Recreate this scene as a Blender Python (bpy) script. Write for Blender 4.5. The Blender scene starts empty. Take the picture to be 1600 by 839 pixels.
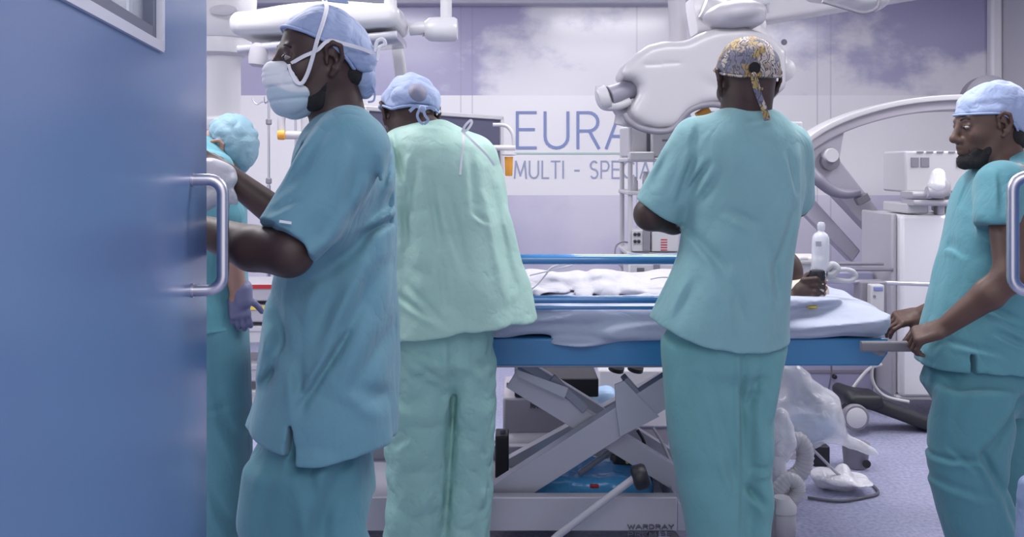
import bpy, math, random
import numpy as np
from mathutils import Vector, Matrix

# ---------------------------------------------------------------- camera, world, lights, exposure
SC = bpy.context.scene
COL = SC.collection
FPX, HY, CZ = 1400.0, 258.0, 1.38
cam_d = bpy.data.cameras.new('camera')
cam = bpy.data.objects.new('camera', cam_d); COL.objects.link(cam)
cam.location = (0, 0, CZ); cam.rotation_euler = (math.pi / 2, 0, 0)
cam_d.sensor_width = 36.0; cam_d.lens = 36.0 * FPX / 1600.0
cam_d.shift_y = -(419.5 - HY) / 1600.0
cam_d.clip_start = 0.05
SC.camera = cam

world = bpy.data.worlds.new('world'); SC.world = world; world.use_nodes = True
bg = world.node_tree.nodes['Background']
bg.inputs['Color'].default_value = (0.95, 0.93, 1.0, 1); bg.inputs['Strength'].default_value = 1.0
SC.view_settings.view_transform = 'Standard'; SC.view_settings.look = 'None'
SC.view_settings.gamma = 1.0; SC.view_settings.use_curve_mapping = False
SC.view_settings.exposure = 0.12
SC.cycles.max_bounces = 6; SC.cycles.transparent_max_bounces = 8
SC.cycles.use_denoising = True

def area(name, loc, size, energy, color=(1.0, 0.98, 1.0), rot=(0, 0, 0)):
    l = bpy.data.lights.new(name, 'AREA'); l.shape = 'RECTANGLE'; l.size, l.size_y = size
    l.energy = energy; l.color = color
    o = bpy.data.objects.new(name, l); COL.objects.link(o); o.location = loc; o.rotation_euler = rot
    return o
CEIL = 2.80
LIGHTS = [(0.95, 5.2, 1.1, 0.6), (-1.3, 5.2, 1.1, 0.6), (0.95, 3.0, 1.1, 0.6), (-1.3, 3.0, 1.1, 0.6), (3.0, 4.2, 0.6, 1.1), (-3.2, 4.2, 0.6, 1.1)]
for (x, y, a, b) in LIGHTS:
    area('ceiling_lamp_light', (x, y, CEIL - 0.03), (a, b), 27)
area('corridor_lamp_light', (0.1, -0.5, 2.6), (2.0, 1.2), 26, (0.92, 0.94, 1.0), (math.radians(18), 0, 0))

# ---------------------------------------------------------------- small helpers
def P(px, py, D): return np.array([(px - 800.0) * D / FPX, D, CZ - (py - HY) * D / FPX])
def V(*a): return np.array(a, float)
def nrm(v): v = np.asarray(v, float); return v / max(np.linalg.norm(v), 1e-9)

MATS = {}
def mat(name, col=(0.8, 0.8, 0.8), rough=0.5, metal=0.0, bump=None, emit=None, alpha=None, trans=0.0, spec=0.5, sheen=0.0, sss=0.0, attr=False, mottled=0.0, coat=0.0):
    if name in MATS: return MATS[name]
    m = bpy.data.materials.new(name); m.use_nodes = True; MATS[name] = m
    nt = m.node_tree; b = nt.nodes['Principled BSDF']
    b.inputs['Base Color'].default_value = (*col, 1); b.inputs['Roughness'].default_value = rough
    b.inputs['Metallic'].default_value = metal; b.inputs['Specular IOR Level'].default_value = spec
    b.inputs['Transmission Weight'].default_value = trans
    b.inputs['Sheen Weight'].default_value = sheen
    b.inputs['Coat Weight'].default_value = coat
    if sss: b.inputs['Subsurface Weight'].default_value = sss; b.inputs['Subsurface Radius'].default_value = (0.02, 0.008, 0.005)
    if alpha is not None: b.inputs['Alpha'].default_value = alpha
    if emit: b.inputs['Emission Color'].default_value = (*emit[:3], 1); b.inputs['Emission Strength'].default_value = emit[3]
    tc = nt.nodes.new('ShaderNodeTexCoord')
    if attr:
        a = nt.nodes.new('ShaderNodeAttribute'); a.attribute_name = 'Col'
        nt.links.new(a.outputs['Color'], b.inputs['Base Color'])
    elif mottled:
        n = nt.nodes.new('ShaderNodeTexNoise'); n.inputs['Scale'].default_value = 9; n.inputs['Detail'].default_value = 5
        r = nt.nodes.new('ShaderNodeMapRange'); r.inputs['From Min'].default_value = 0.25; r.inputs['From Max'].default_value = 0.75
        r.inputs['To Min'].default_value = 1 - mottled; r.inputs['To Max'].default_value = 1 + mottled
        mx = nt.nodes.new('ShaderNodeVectorMath'); mx.operation = 'SCALE'; mx.inputs[0].default_value = col
        nt.links.new(tc.outputs['Object'], n.inputs['Vector']); nt.links.new(n.outputs['Fac'], r.inputs['Value'])
        nt.links.new(r.outputs['Result'], mx.inputs['Scale']); nt.links.new(mx.outputs['Vector'], b.inputs['Base Color'])
    if bump:      # list of (kind, scale, stretch(x,y,z), strength, distance)
        prev = None
        for (kind, sc, st, stren, dist) in bump:
            mp = nt.nodes.new('ShaderNodeMapping'); mp.inputs['Scale'].default_value = st
            nt.links.new(tc.outputs['Object'], mp.inputs['Vector'])
            if kind == 'voronoi':
                t = nt.nodes.new('ShaderNodeTexVoronoi'); t.feature = 'SMOOTH_F1'; t.inputs['Scale'].default_value = sc; out = t.outputs['Distance']
                wn = nt.nodes.new('ShaderNodeTexNoise'); wn.inputs['Scale'].default_value = sc * 0.7; wn.inputs['Detail'].default_value = 3
                nt.links.new(mp.outputs['Vector'], wn.inputs['Vector'])
                ad = nt.nodes.new('ShaderNodeVectorMath'); ad.operation = 'MULTIPLY_ADD'
                ad.inputs[1].default_value = (0.25, 0.25, 0.25)
                nt.links.new(wn.outputs['Color'], ad.inputs[0]); nt.links.new(mp.outputs['Vector'], ad.inputs[2])
                nt.links.new(ad.outputs['Vector'], t.inputs['Vector'])
            else:
                t = nt.nodes.new('ShaderNodeTexNoise'); t.inputs['Scale'].default_value = sc; t.inputs['Detail'].default_value = 4
                t.inputs['Distortion'].default_value = 0.6
                if kind == 'ridge':
                    t.inputs['Detail'].default_value = 2
                    s1 = nt.nodes.new('ShaderNodeMath'); s1.operation = 'SUBTRACT'; s1.inputs[1].default_value = 0.5
                    s2 = nt.nodes.new('ShaderNodeMath'); s2.operation = 'ABSOLUTE'
                    nt.links.new(t.outputs['Fac'], s1.inputs[0]); nt.links.new(s1.outputs[0], s2.inputs[0]); out = s2.outputs[0]
                else: out = t.outputs['Fac']
                nt.links.new(mp.outputs['Vector'], t.inputs['Vector'])
            bp = nt.nodes.new('ShaderNodeBump'); bp.inputs['Strength'].default_value = stren; bp.inputs['Distance'].default_value = dist
            nt.links.new(out, bp.inputs['Height'])
            if prev: nt.links.new(prev.outputs['Normal'], bp.inputs['Normal'])
            prev = bp
        nt.links.new(prev.outputs['Normal'], b.inputs['Normal'])
    return m

def tag(o, label=None, cat=None, group=None, kind=None):
    if label: o['label'] = label
    if cat: o['category'] = cat
    if group: o['group'] = group
    if kind: o['kind'] = kind
    return o
LOCS = {}
def thing(name, loc, label, cat, group=None, kind=None):
    o = bpy.data.objects.new(name, None); COL.objects.link(o); o.location = tuple(map(float, loc)); o.empty_display_size = 0.1
    LOCS[o.name] = np.array(loc, float)
    return tag(o, label, cat, group, kind)
def link_mesh(name, me, m, parent=None, loc=None):
    o = bpy.data.objects.new(name, me); COL.objects.link(o)
    me.materials.append(m)
    if loc is not None: o.location = tuple(map(float, loc)); LOCS[o.name] = np.array(loc, float)
    else: LOCS[o.name] = LOCS[parent.name] if parent else np.zeros(3)
    if parent: o.parent = parent
    return o
def world_of(parent):      # world position of a parent's origin (no rotations are used on things)
    w = np.zeros(3); p = parent
    while p is not None: w = w + np.array(p.location); p = p.parent
    return w

class MB:
    """collects shapes in world coordinates; build() makes ONE mesh object"""
    def __init__(s): s.v = []; s.f = []; s.n = 0
    def add(s, vs, fs):
        b = s.n; s.v.extend([tuple(map(float, v)) for v in vs]); s.n += len(vs); s.f.extend([[b + i for i in f] for f in fs]); return s
    def box(s, lo, hi):
        (a, b, c), (d, e, f) = lo, hi
        return s.add([(a,b,c),(d,b,c),(d,e,c),(a,e,c),(a,b,f),(d,b,f),(d,e,f),(a,e,f)], [(0,3,2,1),(4,5,6,7),(0,1,5,4),(1,2,6,5),(2,3,7,6),(3,0,4,7)])
    def obox(s, c, half, R):      # oriented box; R columns = axes
        R = np.array(R, float); vs = []
        for z in (-1, 1):
            for (x, y) in ((-1,-1),(1,-1),(1,1),(-1,1)): vs.append(np.array(c) + R[0]*x*half[0] + R[1]*y*half[1] + R[2]*z*half[2])
        return s.add(vs, [(0,3,2,1),(4,5,6,7),(0,1,5,4),(1,2,6,5),(2,3,7,6),(3,0,4,7)])
    def beam(s, a, b, w, d, up=(0, 0, 1)):   # rectangular bar from a to b, w across (in the up plane), d deep
        a, b = np.array(a, float), np.array(b, float); t = nrm(b - a); y = nrm(np.cross(up, t)); z = np.cross(t, y)
        return s.obox((a + b) / 2, (np.linalg.norm(b - a) / 2, d / 2, w / 2), (t, y, z))
    def prism(s, pts, off):       # polygon extruded by vector off
        pts = [np.array(p, float) for p in pts]; n = len(pts); off = np.array(off, float)
        return s.add(pts + [p + off for p in pts], [list(range(n))[::-1], list(range(n, 2 * n))] + [(i, (i + 1) % n, n + (i + 1) % n, n + i) for i in range(n)])
    def sweep(s, pts, prof, up=(0, 1, 0), caps=True, scale=None):   # profile list of (a,b) in frame (side, up')
        pts = [np.array(p, float) for p in pts]; n = len(pts); m = len(prof); vs = []; side = None
        for i in range(n):
            t = nrm(pts[min(i + 1, n - 1)] - pts[max(i - 1, 0)])
            if side is None:
                side = np.cross(t, up)
                if np.linalg.norm(side) < 1e-4: side = np.cross(t, (0, 0, 1) if abs(t[2]) < .9 else (1, 0, 0))
            side = nrm(side - t * np.dot(side, t)); w = np.cross(side, t)
            k = 1.0 if scale is None else scale[i]
            for (a, b) in prof: vs.append(pts[i] + side * a * k + w * b * k)
        fs = [(i*m + j, i*m + (j+1) % m, (i+1)*m + (j+1) % m, (i+1)*m + j) for i in range(n - 1) for j in range(m)]
        if caps: fs += [list(range(m))[::-1], [(n-1)*m + j for j in range(m)]]
        return s.add(vs, fs)
    def tube(s, pts, r, seg=12, smooth=True, sub=8):
        pts = [np.array(p, float) for p in pts]
        rr = r if hasattr(r, '__len__') else [r] * len(pts)
        if smooth and len(pts) > 2: pts, rr = spline(pts, rr, sub)
        return s.sweep(pts, [(math.cos(2*math.pi*k/seg), math.sin(2*math.pi*k/seg)) for k in range(seg)], scale=rr, up=(0.1, 0.97, 0.2))
    def lathe(s, base, prof, axis=(0, 0, 1), seg=28):   # prof list of (r, h)
        ax = nrm(axis); u = nrm(np.cross(ax, (0.3, 0.9, 0.1))); w = np.cross(ax, u); base = np.array(base, float); vs = []
        for (r, h) in prof:
            for k in range(seg): a = 2*math.pi*k/seg; vs.append(base + ax*h + (u*math.cos(a) + w*math.sin(a))*max(r, 1e-4))
        n = len(prof)
        fs = [(i*seg + j, i*seg + (j+1) % seg, (i+1)*seg + (j+1) % seg, (i+1)*seg + j) for i in range(n-1) for j in range(seg)]
        fs += [list(range(seg))[::-1], [(n-1)*seg + j for j in range(seg)]]
        return s.add(vs, fs)
    def build(s, name, m, parent=None, bevel=0, ang=35, sub=0, loc=None, label=None, solid=0):
        v = np.array(s.v); o0 = world_of(parent) if parent else (np.array(loc, float) if loc is not None else np.zeros(3))
        me = bpy.data.meshes.new(name); me.from_pydata((v - o0).tolist(), [], s.f); me.update()
        me.polygons.foreach_set('use_smooth', [True] * len(me.polygons)); me.set_sharp_from_angle(angle=math.radians(ang))
        o = link_mesh(name, me, m, parent, loc)
        if solid: q = o.modifiers.new('solid', 'SOLIDIFY'); q.thickness = solid; q.offset = 0
        if bevel: q = o.modifiers.new('bevel', 'BEVEL'); q.width = bevel; q.segments = 2; q.limit_method = 'ANGLE'; q.angle_limit = math.radians(40); q.harden_normals = False
        if sub: q = o.modifiers.new('sub', 'SUBSURF'); q.levels = sub; q.render_levels = sub
        if label: o['label'] = label
        return o

def spline(pts, rr, sub=8):
    n = len(pts); out = []; ro = []
    for i in range(n - 1):
        p0, p1, p2, p3 = pts[max(i-1, 0)], pts[i], pts[i+1], pts[min(i+2, n-1)]
        for k in range(sub):
            t = k / sub; out.append(0.5*((2*p1) + (-p0+p2)*t + (2*p0-5*p1+4*p2-p3)*t*t + (-p0+3*p1-3*p2+p3)*t**3)); ro.append(rr[i]*(1-t) + rr[i+1]*t)
    out.append(pts[-1]); ro.append(rr[-1]); return out, ro

def rrect(w, h, r, seg=4):
    out = []
    for (cx, cy, a0) in ((w/2-r, h/2-r, 0), (-w/2+r, h/2-r, 90), (-w/2+r, -h/2+r, 180), (w/2-r, -h/2+r, 270)):
        for k in range(seg + 1): a = math.radians(a0 + 90*k/seg); out.append((cx + r*math.cos(a), cy + r*math.sin(a)))
    return out

# stroke letters on a 1-high grid
def arc(cx, cy, rx, ry, a0, a1, n=10): return [(cx + rx*math.cos(math.radians(a0+(a1-a0)*k/n)), cy + ry*math.sin(math.radians(a0+(a1-a0)*k/n))) for k in range(n+1)]
FONT = {
 'E': (.58, [[(.55,1),(.04,1),(.04,0),(.55,0)], [(.04,.52),(.5,.52)]]),
 'U': (.72, [[(.04,1),(.04,.32)] + arc(.36,.32,.32,.32,180,360) + [(.68,1)]]),
 'R': (.64, [[(.04,0),(.04,1),(.34,1)] + arc(.34,.74,.26,.26,90,-90) + [(.04,.48)], [(.36,.48),(.62,0)]]),
 'A': (.74, [[(.0,0),(.37,1),(.74,0)], [(.13,.33),(.61,.33)]]),
 'C': (.78, [arc(.48,.5,.46,.5,45,315,16)]),
 'M': (.84, [[(.0,0),(.1,1),(.42,.15),(.74,1),(.84,0)]]),
 'L': (.5, [[(.04,1),(.04,0),(.48,0)]]),
 'T': (.6, [[(.0,1),(.6,1)], [(.3,1),(.3,0)]]),
 'I': (.1, [[(.05,1),(.05,0)]]),
 '-': (.4, [[(.05,.45),(.35,.45)]]),
 'S': (.56, [arc(.28,.76,.24,.24,40,250,10) + arc(.28,.26,.26,.26,80,-140,10)]),
 'P': (.6, [[(.04,0),(.04,1),(.34,1)] + arc(.34,.72,.24,.28,90,-90) + [(.04,.44)]]),
 'H': (.66, [[(.04,0),(.04,1)], [(.62,0),(.62,1)], [(.04,.5),(.62,.5)]]),
 'O': (.9, [arc(.45,.5,.43,.5,0,360,20)]),
 'Q': (.9, [arc(.45,.5,.43,.5,0,360,20), [(.55,.25),(.85,-.05)]]),
 'W': (.9, [[(0,1),(.22,0),(.45,.8),(.68,0),(.9,1)]]),
 'D': (.68, [[(.04,0),(.04,1),(.28,1)] + arc(.28,.5,.36,.5,90,-90) + [(.04,0)]]),
 'Y': (.64, [[(0,1),(.32,.5),(.64,1)], [(.32,.5),(.32,0)]]),
 'N': (.66, [[(.04,0),(.04,1),(.62,0),(.62,1)]]), ' ': (.35, [])}
def lettering(text, org, right, up, h, t, gap=.2, wscale=1.0, depth=.004, width=None):
    """strokes as flat raised bars; org = lower-left corner"""
    org, right, up = np.array(org, float), nrm(right), nrm(up); nn = np.cross(right, up)
    adv = sum(FONT[c][0] + gap for c in text) - gap
    if width: wscale = width / (adv * h)
    mb = MB(); x = 0; kk = 0
    for c in text:
        w, strokes = FONT[c]
        for st in strokes:
            for (a, b) in zip(st[:-1], st[1:]):
                pa = org + right*(x + a[0])*h*wscale + up*a[1]*h; pb = org + right*(x + b[0])*h*wscale + up*b[1]*h
                tt = nrm(pb - pa); yy = np.cross(nn, tt); kk = (kk + 1) % 7; dd = depth*(1 + .05*kk)
                mb.obox((pa + pb)/2 + nn*dd/2, (np.linalg.norm(pb - pa)/2 + t*.42, t/2, dd/2), (tt, yy, nn))
        x += w + gap
    return mb
# ---------------------------------------------------------------- implicit surfaces for bodies and cloth
RNG = np.random.RandomState(7); TBL = RNG.rand(32, 32, 32).astype(np.float32)
def vnoise(p, seed=0):       # smooth value noise, -1..1
    p = p + seed * 7.31; i = np.floor(p).astype(np.int32); f = (p - i).astype(np.float32); f = f*f*(3-2*f); i &= 31; j = (i + 1) & 31
    x0, y0, z0 = i[:,0], i[:,1], i[:,2]; x1, y1, z1 = j[:,0], j[:,1], j[:,2]; fx, fy, fz = f[:,0], f[:,1], f[:,2]
    a = TBL[x0,y0,z0]*(1-fx)+TBL[x1,y0,z0]*fx; b = TBL[x0,y1,z0]*(1-fx)+TBL[x1,y1,z0]*fx
    c = TBL[x0,y0,z1]*(1-fx)+TBL[x1,y0,z1]*fx; d = TBL[x0,y1,z1]*(1-fx)+TBL[x1,y1,z1]*fx
    return ((a*(1-fy)+b*fy)*(1-fz)+(c*(1-fy)+d*fy)*fz)*2-1
def ridged(p, seed=0): return 1 - 2*np.abs(vnoise(p, seed))
def smin(a, b, k):
    if k <= 0: return np.minimum(a, b)
    h = np.maximum(k - np.abs(a - b), 0) / k; return np.minimum(a, b) - h*h*k*.25
def smax(a, b, k): return -smin(-a, -b, k)

class Field:
    def __init__(s, vox=.004): s.vox = vox; s.ops = []; s.mods = []; s.clip = None
    def _add(s, f, lo, hi, k, mode): s.ops.append((f, np.array(lo, float), np.array(hi, float), k, mode)); return s
    def cone(s, a, b, ra, rb, k=.01, mode='add', flat=None):
        a, b = np.array(a, float), np.array(b, float); r = max(ra, rb); ba = b - a; L2 = max(np.dot(ba, ba), 1e-9)
        def f(p):
            q = p - a; h = np.clip(q @ ba / L2, 0, 1); w = q - h[:,None]*ba
            if flat is not None:   # (axis, factor): squash the section along an axis
                ax, fac = flat; c = w @ ax; w = w + c[:,None]*ax*(1/fac - 1)
            return np.sqrt((w*w).sum(1)) - (ra + (rb - ra)*h)
        return s._add(f, np.minimum(a, b) - r, np.maximum(a, b) + r, k, mode)
    def ell(s, c, r, R=None, k=.01, mode='add'):
        c, r = np.array(c, float), np.array(r, float); R = np.eye(3) if R is None else np.array(R, float)   # rows = axes
        def f(p):
            q = (p - c) @ R.T; k0 = np.sqrt(((q/r)**2).sum(1)); k1 = np.sqrt(((q/(r*r))**2).sum(1)); return k0*(k0-1)/np.maximum(k1, 1e-6)
        ext = np.abs(R.T) @ r
        return s._add(f, c - ext, c + ext, k, mode)
    def rbox(s, c, half, R=None, rnd=.01, k=.01, mode='add'):
        c, half = np.array(c, float), np.array(half, float); R = np.eye(3) if R is None else np.array(R, float)
        def f(p):
            q = np.abs((p - c) @ R.T) - (half - rnd); return np.sqrt((np.maximum(q, 0)**2).sum(1)) + np.minimum(q.max(1), 0) - rnd
        ext = np.abs(R.T) @ half
        return s._add(f, c - ext, c + ext, k, mode)
    def loft(s, st, k=.02, n=2.3, zlo=None, zhi=None, mode='add', ax=2):
        """st: rows (z, cx, cy, rx, ry) ; zlo / zhi may be a function of (x, y). ax=2: stations along z; ax=0: along x with (x, cy, cz, ry, rz)"""
        st = np.array(sorted(st, key=lambda r: r[0]), float); zz = np.linspace(st[0,0], st[-1,0], 160); t = []
        for c in range(1, 5):
            y = np.interp(zz, st[:,0], st[:,c]); ker = np.hanning(13); ker /= ker.sum(); y = np.convolve(np.pad(y, 6, 'edge'), ker, 'valid'); t.append(y)
        z0, z1 = st[0,0], st[-1,0]; o = [0, 1] if ax == 2 else [1, 2]
        def f(p):
            z = p[:,ax]; cx, cy, rx, ry = (np.interp(z, zz, y) for y in t)
            u = np.abs((p[:,o[0]]-cx)/rx); v = np.abs((p[:,o[1]]-cy)/ry); rho = (u**n + v**n)**(1/n)
            d = (rho - 1)*np.minimum(rx, ry)
            a = zlo(p[:,0], p[:,1]) if callable(zlo) else z0; b = zhi(p[:,0], p[:,1]) if callable(zhi) else z1
            return smax(smax(d, a - z, .004), z - b, .02)
        mx, my = t[0], t[1]; e = .03
        lo = [0]*3; hi = [0]*3; lo[ax] = z0 - e; hi[ax] = z1 + e
        lo[o[0]] = (mx - t[2]).min() - e; hi[o[0]] = (mx + t[2]).max() + e; lo[o[1]] = (my - t[3]).min() - e; hi[o[1]] = (my + t[3]).max() + e
        return s._add(f, lo, hi, k, mode)
    def fn(s, f, lo, hi, k=0, mode='sub'): return s._add(f, lo, hi, k, mode)
    def mod(s, f): s.mods.append(f); return s
    def eval(s, p, pad):
        d = np.full(len(p), .5, np.float64)
        for (f, lo, hi, k, mode) in s.ops:
            m = ((p > lo - pad - k) & (p < hi + pad + k)).all(1)
            if not m.any(): continue
            q = f(p[m])
            d[m] = smin(d[m], q, k) if mode == 'add' else (smax(d[m], -q, k) if mode == 'sub' else smax(d[m], q, k))
        if s.mods:
            m = np.abs(d) < pad + .03
            if m.any():
                q = p[m]; e = np.zeros(len(q))
                for g in s.mods: e = e + g(q)
                d[m] += e
        return d
    def mesh(s, smooth=1):
        vx = s.vox; C = 4; adds = [o for o in s.ops if o[4] == 'add']
        lo = np.min([o[1] for o in adds], 0) - .03; hi = np.max([o[2] for o in adds], 0) + .03
        if s.clip is not None: lo = np.maximum(lo, s.clip[0]); hi = np.minimum(hi, s.clip[1])
        nc = np.ceil((hi - lo)/(vx*C)).astype(int) + 1; n = nc*C
        g = np.stack(np.meshgrid(*[lo[a] + np.arange(nc[a]+1)*vx*C for a in range(3)], indexing='ij'), -1).reshape(-1, 3)
        dc = s.eval(g, vx*C*2.5).reshape(nc + 1)
        thr = vx*C*1.7 + (.02 if s.mods else 0); act = np.zeros(nc, bool); near = np.abs(dc) < thr; sg = dc < 0
        X = [slice(0, -1), slice(1, None)]; cnt = np.zeros(nc, np.int8)
        for a in X:
            for b in X:
                for c in X: act |= near[a, b, c]; cnt += sg[a, b, c]
        act |= (cnt > 0) & (cnt < 8)
        base = np.where(dc[:-1,:-1,:-1] < 0, -1., 1.).astype(np.float32)
        vals = base.repeat(C, 0).repeat(C, 1).repeat(C, 2)
        am = act.repeat(C, 0).repeat(C, 1).repeat(C, 2)
        ii = np.argwhere(am)
        for a in range(0, len(ii), 400000):
            q = ii[a:a+400000]; vals[q[:,0], q[:,1], q[:,2]] = s.eval(lo + q*vx, vx*C*2.5)
        neg = vals < 0; sh = tuple(np.array(vals.shape) - 1); cnt = np.zeros(sh, np.uint8)
        for a in X:
            for b in X:
                for c in X: cnt += neg[a, b, c]
        cell = (cnt > 0) & (cnt < 8); ijk = np.argwhere(cell); idx = np.full(sh, -1, np.int32); idx[cell] = np.arange(len(ijk))
        acc = np.zeros((len(ijk), 3)); num = np.zeros(len(ijk)); cor = [(a, b, c) for a in (0,1) for b in (0,1) for c in (0,1)]
        cv = {c: vals[ijk[:,0]+c[0], ijk[:,1]+c[1], ijk[:,2]+c[2]] for c in cor}
        for c in cor:
            for ax in range(3):
                if c[ax] == 0:
                    e = list(c); e[ax] = 1; e = tuple(e); va, vb = cv[c], cv[e]; m = (va < 0) != (vb < 0)
                    t = va[m]/(va[m]-vb[m]); q = np.repeat(np.array([c], float), m.sum(), 0); q[:,ax] += t; acc[m] += q; num[m] += 1
        vt = lo + (ijk + acc/num[:,None])*vx
        quads = []
        for ax in range(3):
            o1, o2 = (ax+1) % 3, (ax+2) % 3
            s0 = [slice(1, -1)]*3; s1 = [slice(1, -1)]*3; s0[ax] = slice(0, -1); s1[ax] = slice(1, None)
            ch = neg[tuple(s0)] != neg[tuple(s1)]; e = np.argwhere(ch); off = np.array([1, 1, 1]); off[ax] = 0; e = e + off
            def ci(d1, d2):
                c = e.copy(); c[:,o1] -= d1; c[:,o2] -= d2; return idx[c[:,0], c[:,1], c[:,2]]
            qd = np.stack([ci(1,1), ci(0,1), ci(0,0), ci(1,0)], 1); ng = neg[e[:,0], e[:,1], e[:,2]]
            qd[~ng] = qd[~ng][:, ::-1]; quads.append(qd)
        qd = np.concatenate(quads); qd = qd[(qd >= 0).all(1)]
        ea = qd.ravel(); eb = np.roll(qd, -1, 1).ravel(); deg = np.bincount(ea, minlength=len(vt)) + np.bincount(eb, minlength=len(vt))
        for _ in range(smooth):
            nv = np.stack([np.bincount(ea, vt[eb,c], len(vt)) + np.bincount(eb, vt[ea,c], len(vt)) for c in range(3)], 1)/np.maximum(deg, 1)[:,None]
            vt = vt*.4 + nv*.6
        return vt, qd
def sdf_build(F, name, m, parent, smooth=1, color=None, loc=None, label=None):
    v, q = F.mesh(smooth); o0 = world_of(parent) if parent else (np.array(loc) if loc is not None else np.zeros(3))
    me = bpy.data.meshes.new(name); me.vertices.add(len(v)); me.vertices.foreach_set('co', (v - o0).astype(np.float32).ravel())
    me.loops.add(len(q)*4); me.loops.foreach_set('vertex_index', q.astype(np.int32).ravel())
    me.polygons.add(len(q)); me.polygons.foreach_set('loop_start', np.arange(0, len(q)*4, 4, dtype=np.int32))
    me.polygons.foreach_set('use_smooth', np.ones(len(q), bool)); me.update(calc_edges=True); me.validate()
    if color is not None:
        c = color(v); a = me.color_attributes.new('Col', 'FLOAT_COLOR', 'POINT'); a.data.foreach_set('color', np.concatenate([c, np.ones((len(c), 1))], 1).astype(np.float32).ravel())
    o = link_mesh(name, me, m, parent, loc)
    if label: o['label'] = label
    return o

CREASE = [1.7]
def crease(D, a, b, w=.012, dep=.006, side=None):
    """a fold line between two points of the plane facing the door at depth D; dep > 0 sinks, < 0 raises"""
    dep = dep*CREASE[0]; A = P(a[0], a[1], D)[[0, 2]]; B = P(b[0], b[1], D)[[0, 2]]; ba = B - A; L2 = max(ba @ ba, 1e-9)
    def f(p):
        q = p[:,[0, 2]] - A; h = np.clip(q @ ba/L2, 0, 1); e = q - h[:,None]*ba; r2 = (e*e).sum(1)/(w*w)
        g = np.where(r2 < 9, np.exp(-r2), 0)*dep*np.sin(np.pi*(.12 + .76*h))
        return g if side is None else np.where(p[:,1] < side, g, 0)
    return f
def creases(F, D, L, side=None):
    for c in L:
        w, dep = (c[4], c[5]) if len(c) > 4 else (.012, .006)
        F.mod(crease(D, c[0:2], c[2:4], w, dep, side))
        # a crest beside each valley makes the fold read
        dx, dy = c[2]-c[0], c[3]-c[1]; n = math.hypot(dx, dy) or 1; o = w*1.5*FPX/D
        F.mod(crease(D, (c[0]-dy/n*o, c[1]+dx/n*o), (c[2]-dy/n*o, c[3]+dx/n*o), w*.9, -dep*.7, side))

def frame(fwd, up=(0, 0, 1), roll=0):
    f = nrm(fwd); l = nrm(np.cross(up, f)); u = np.cross(f, l)
    if roll: a = math.radians(roll); l, u = l*math.cos(a) + u*math.sin(a), u*math.cos(a) - l*math.sin(a)
    return np.array([f, l, u])     # rows: forward, left, up

def head_sdf(F, o, R, s=1.0, ears=True, nose=1.0):
    """human head; o = point between the ears, R rows = forward, left, up"""
    L = lambda f, l, u: o + s*(R[0]*f + R[1]*l + R[2]*u)
    F.ell(L(-.012, 0, .034), np.array([.100, .077, .090])*s, R, k=.02)
    F.ell(L(.030, 0, -.030), np.array([.066, .060, .080])*s, R, k=.03)
    F.cone(L(.028, .034, -.085), L(.066, .012, -.104), .022*s, .019*s, .02); F.cone(L(.028, -.034, -.085), L(.066, -.012, -.104), .022*s, .019*s, .02)
    F.cone(L(-.005, .056, -.03), L(.03, .040, -.08), .018*s, .018*s, .02); F.cone(L(-.005, -.056, -.03), L(.03, -.040, -.08), .018*s, .018*s, .02)
    F.cone(L(.080, .030, .030), L(.080, -.030, .030), .012*s, .012*s, .014)
    F.ell(L(.076, 0, -.056), np.array([.030, .032, .034])*s, R, k=.02)
    for g in (1, -1):
        F.ell(L(.060, g*.042, -.018), np.array([.026, .020, .024])*s, R, k=.018)
        F.ell(L(.100, g*.031, .010), np.array([.016, .018, .012])*s, R, k=.012, mode='sub')
        F.ell(L(.079, g*.031, .012), np.array([.0135, .0145, .0125])*s, R, k=.004)
        F.cone(L(.088, g*.018, .017), L(.083, g*.044, .016), .005*s, .005*s, .006)      # upper lid
        F.cone(L(.087, g*.020, .002), L(.082, g*.042, .003), .004*s, .004*s, .006)
        F.ell(L(.103, g*.014, -.030), np.array([.012, .009, .009])*s, R, k=.008)
        if ears:
            E = lambda f, l, u: L(-.006 + (f + .006)*1.18, g*(.076 + (l - .076)*1.25), u*1.15)
            for (q0, q1, r0, r1) in (((.006, .078, .012), (.008, .080, .026), .005, .0055), ((.008, .080, .026), (-.004, .087, .035), .0055, .006), ((-.004, .087, .035), (-.018, .091, .028), .006, .006), ((-.018, .091, .028), (-.022, .089, .006), .006, .0055), ((-.022, .089, .006), (-.012, .083, -.018), .0055, .006), ((-.012, .083, -.018), (-.002, .078, -.028), .0075, .007)):
                F.cone(E(*q0), E(*q1), r0*s, r1*s, .003)
            F.cone(E(-.008, .081, -.012), E(-.008, .080, .022), .010*s, .010*s, .005, flat=(R[1], .5))
            F.cone(E(.006, .078, .004), E(.006, .078, -.006), .006*s, .005*s, .003)
            F.ell(E(-.003, .083, -.001), np.array([.007, .010, .009])*s, R, k=.003, mode='sub')
    F.cone(L(.090, 0, .022), L(.114*1, 0, -.018), .009*s, .012*s, .012)
    F.ell(L(.117, 0, -.024), np.array([.013, .013, .012])*s*nose, R, k=.010)
    F.cone(L(.098, .014, -.054), L(.104, 0, -.050), .0065*s, .0075*s, .006); F.cone(L(.098, -.014, -.054), L(.104, 0, -.050), .0065*s, .0075*s, .006)
    F.cone(L(.096, .012, -.069), L(.101, 0, -.069), .0075*s, .009*s, .006); F.cone(L(.096, -.012, -.069), L(.101, 0, -.069), .0075*s, .009*s, .006)
    F.cone(L(.112, .02, -.0605), L(.112, -.02, -.0605), .0022*s, .0022*s, .004, mode='sub')
    return L

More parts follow.
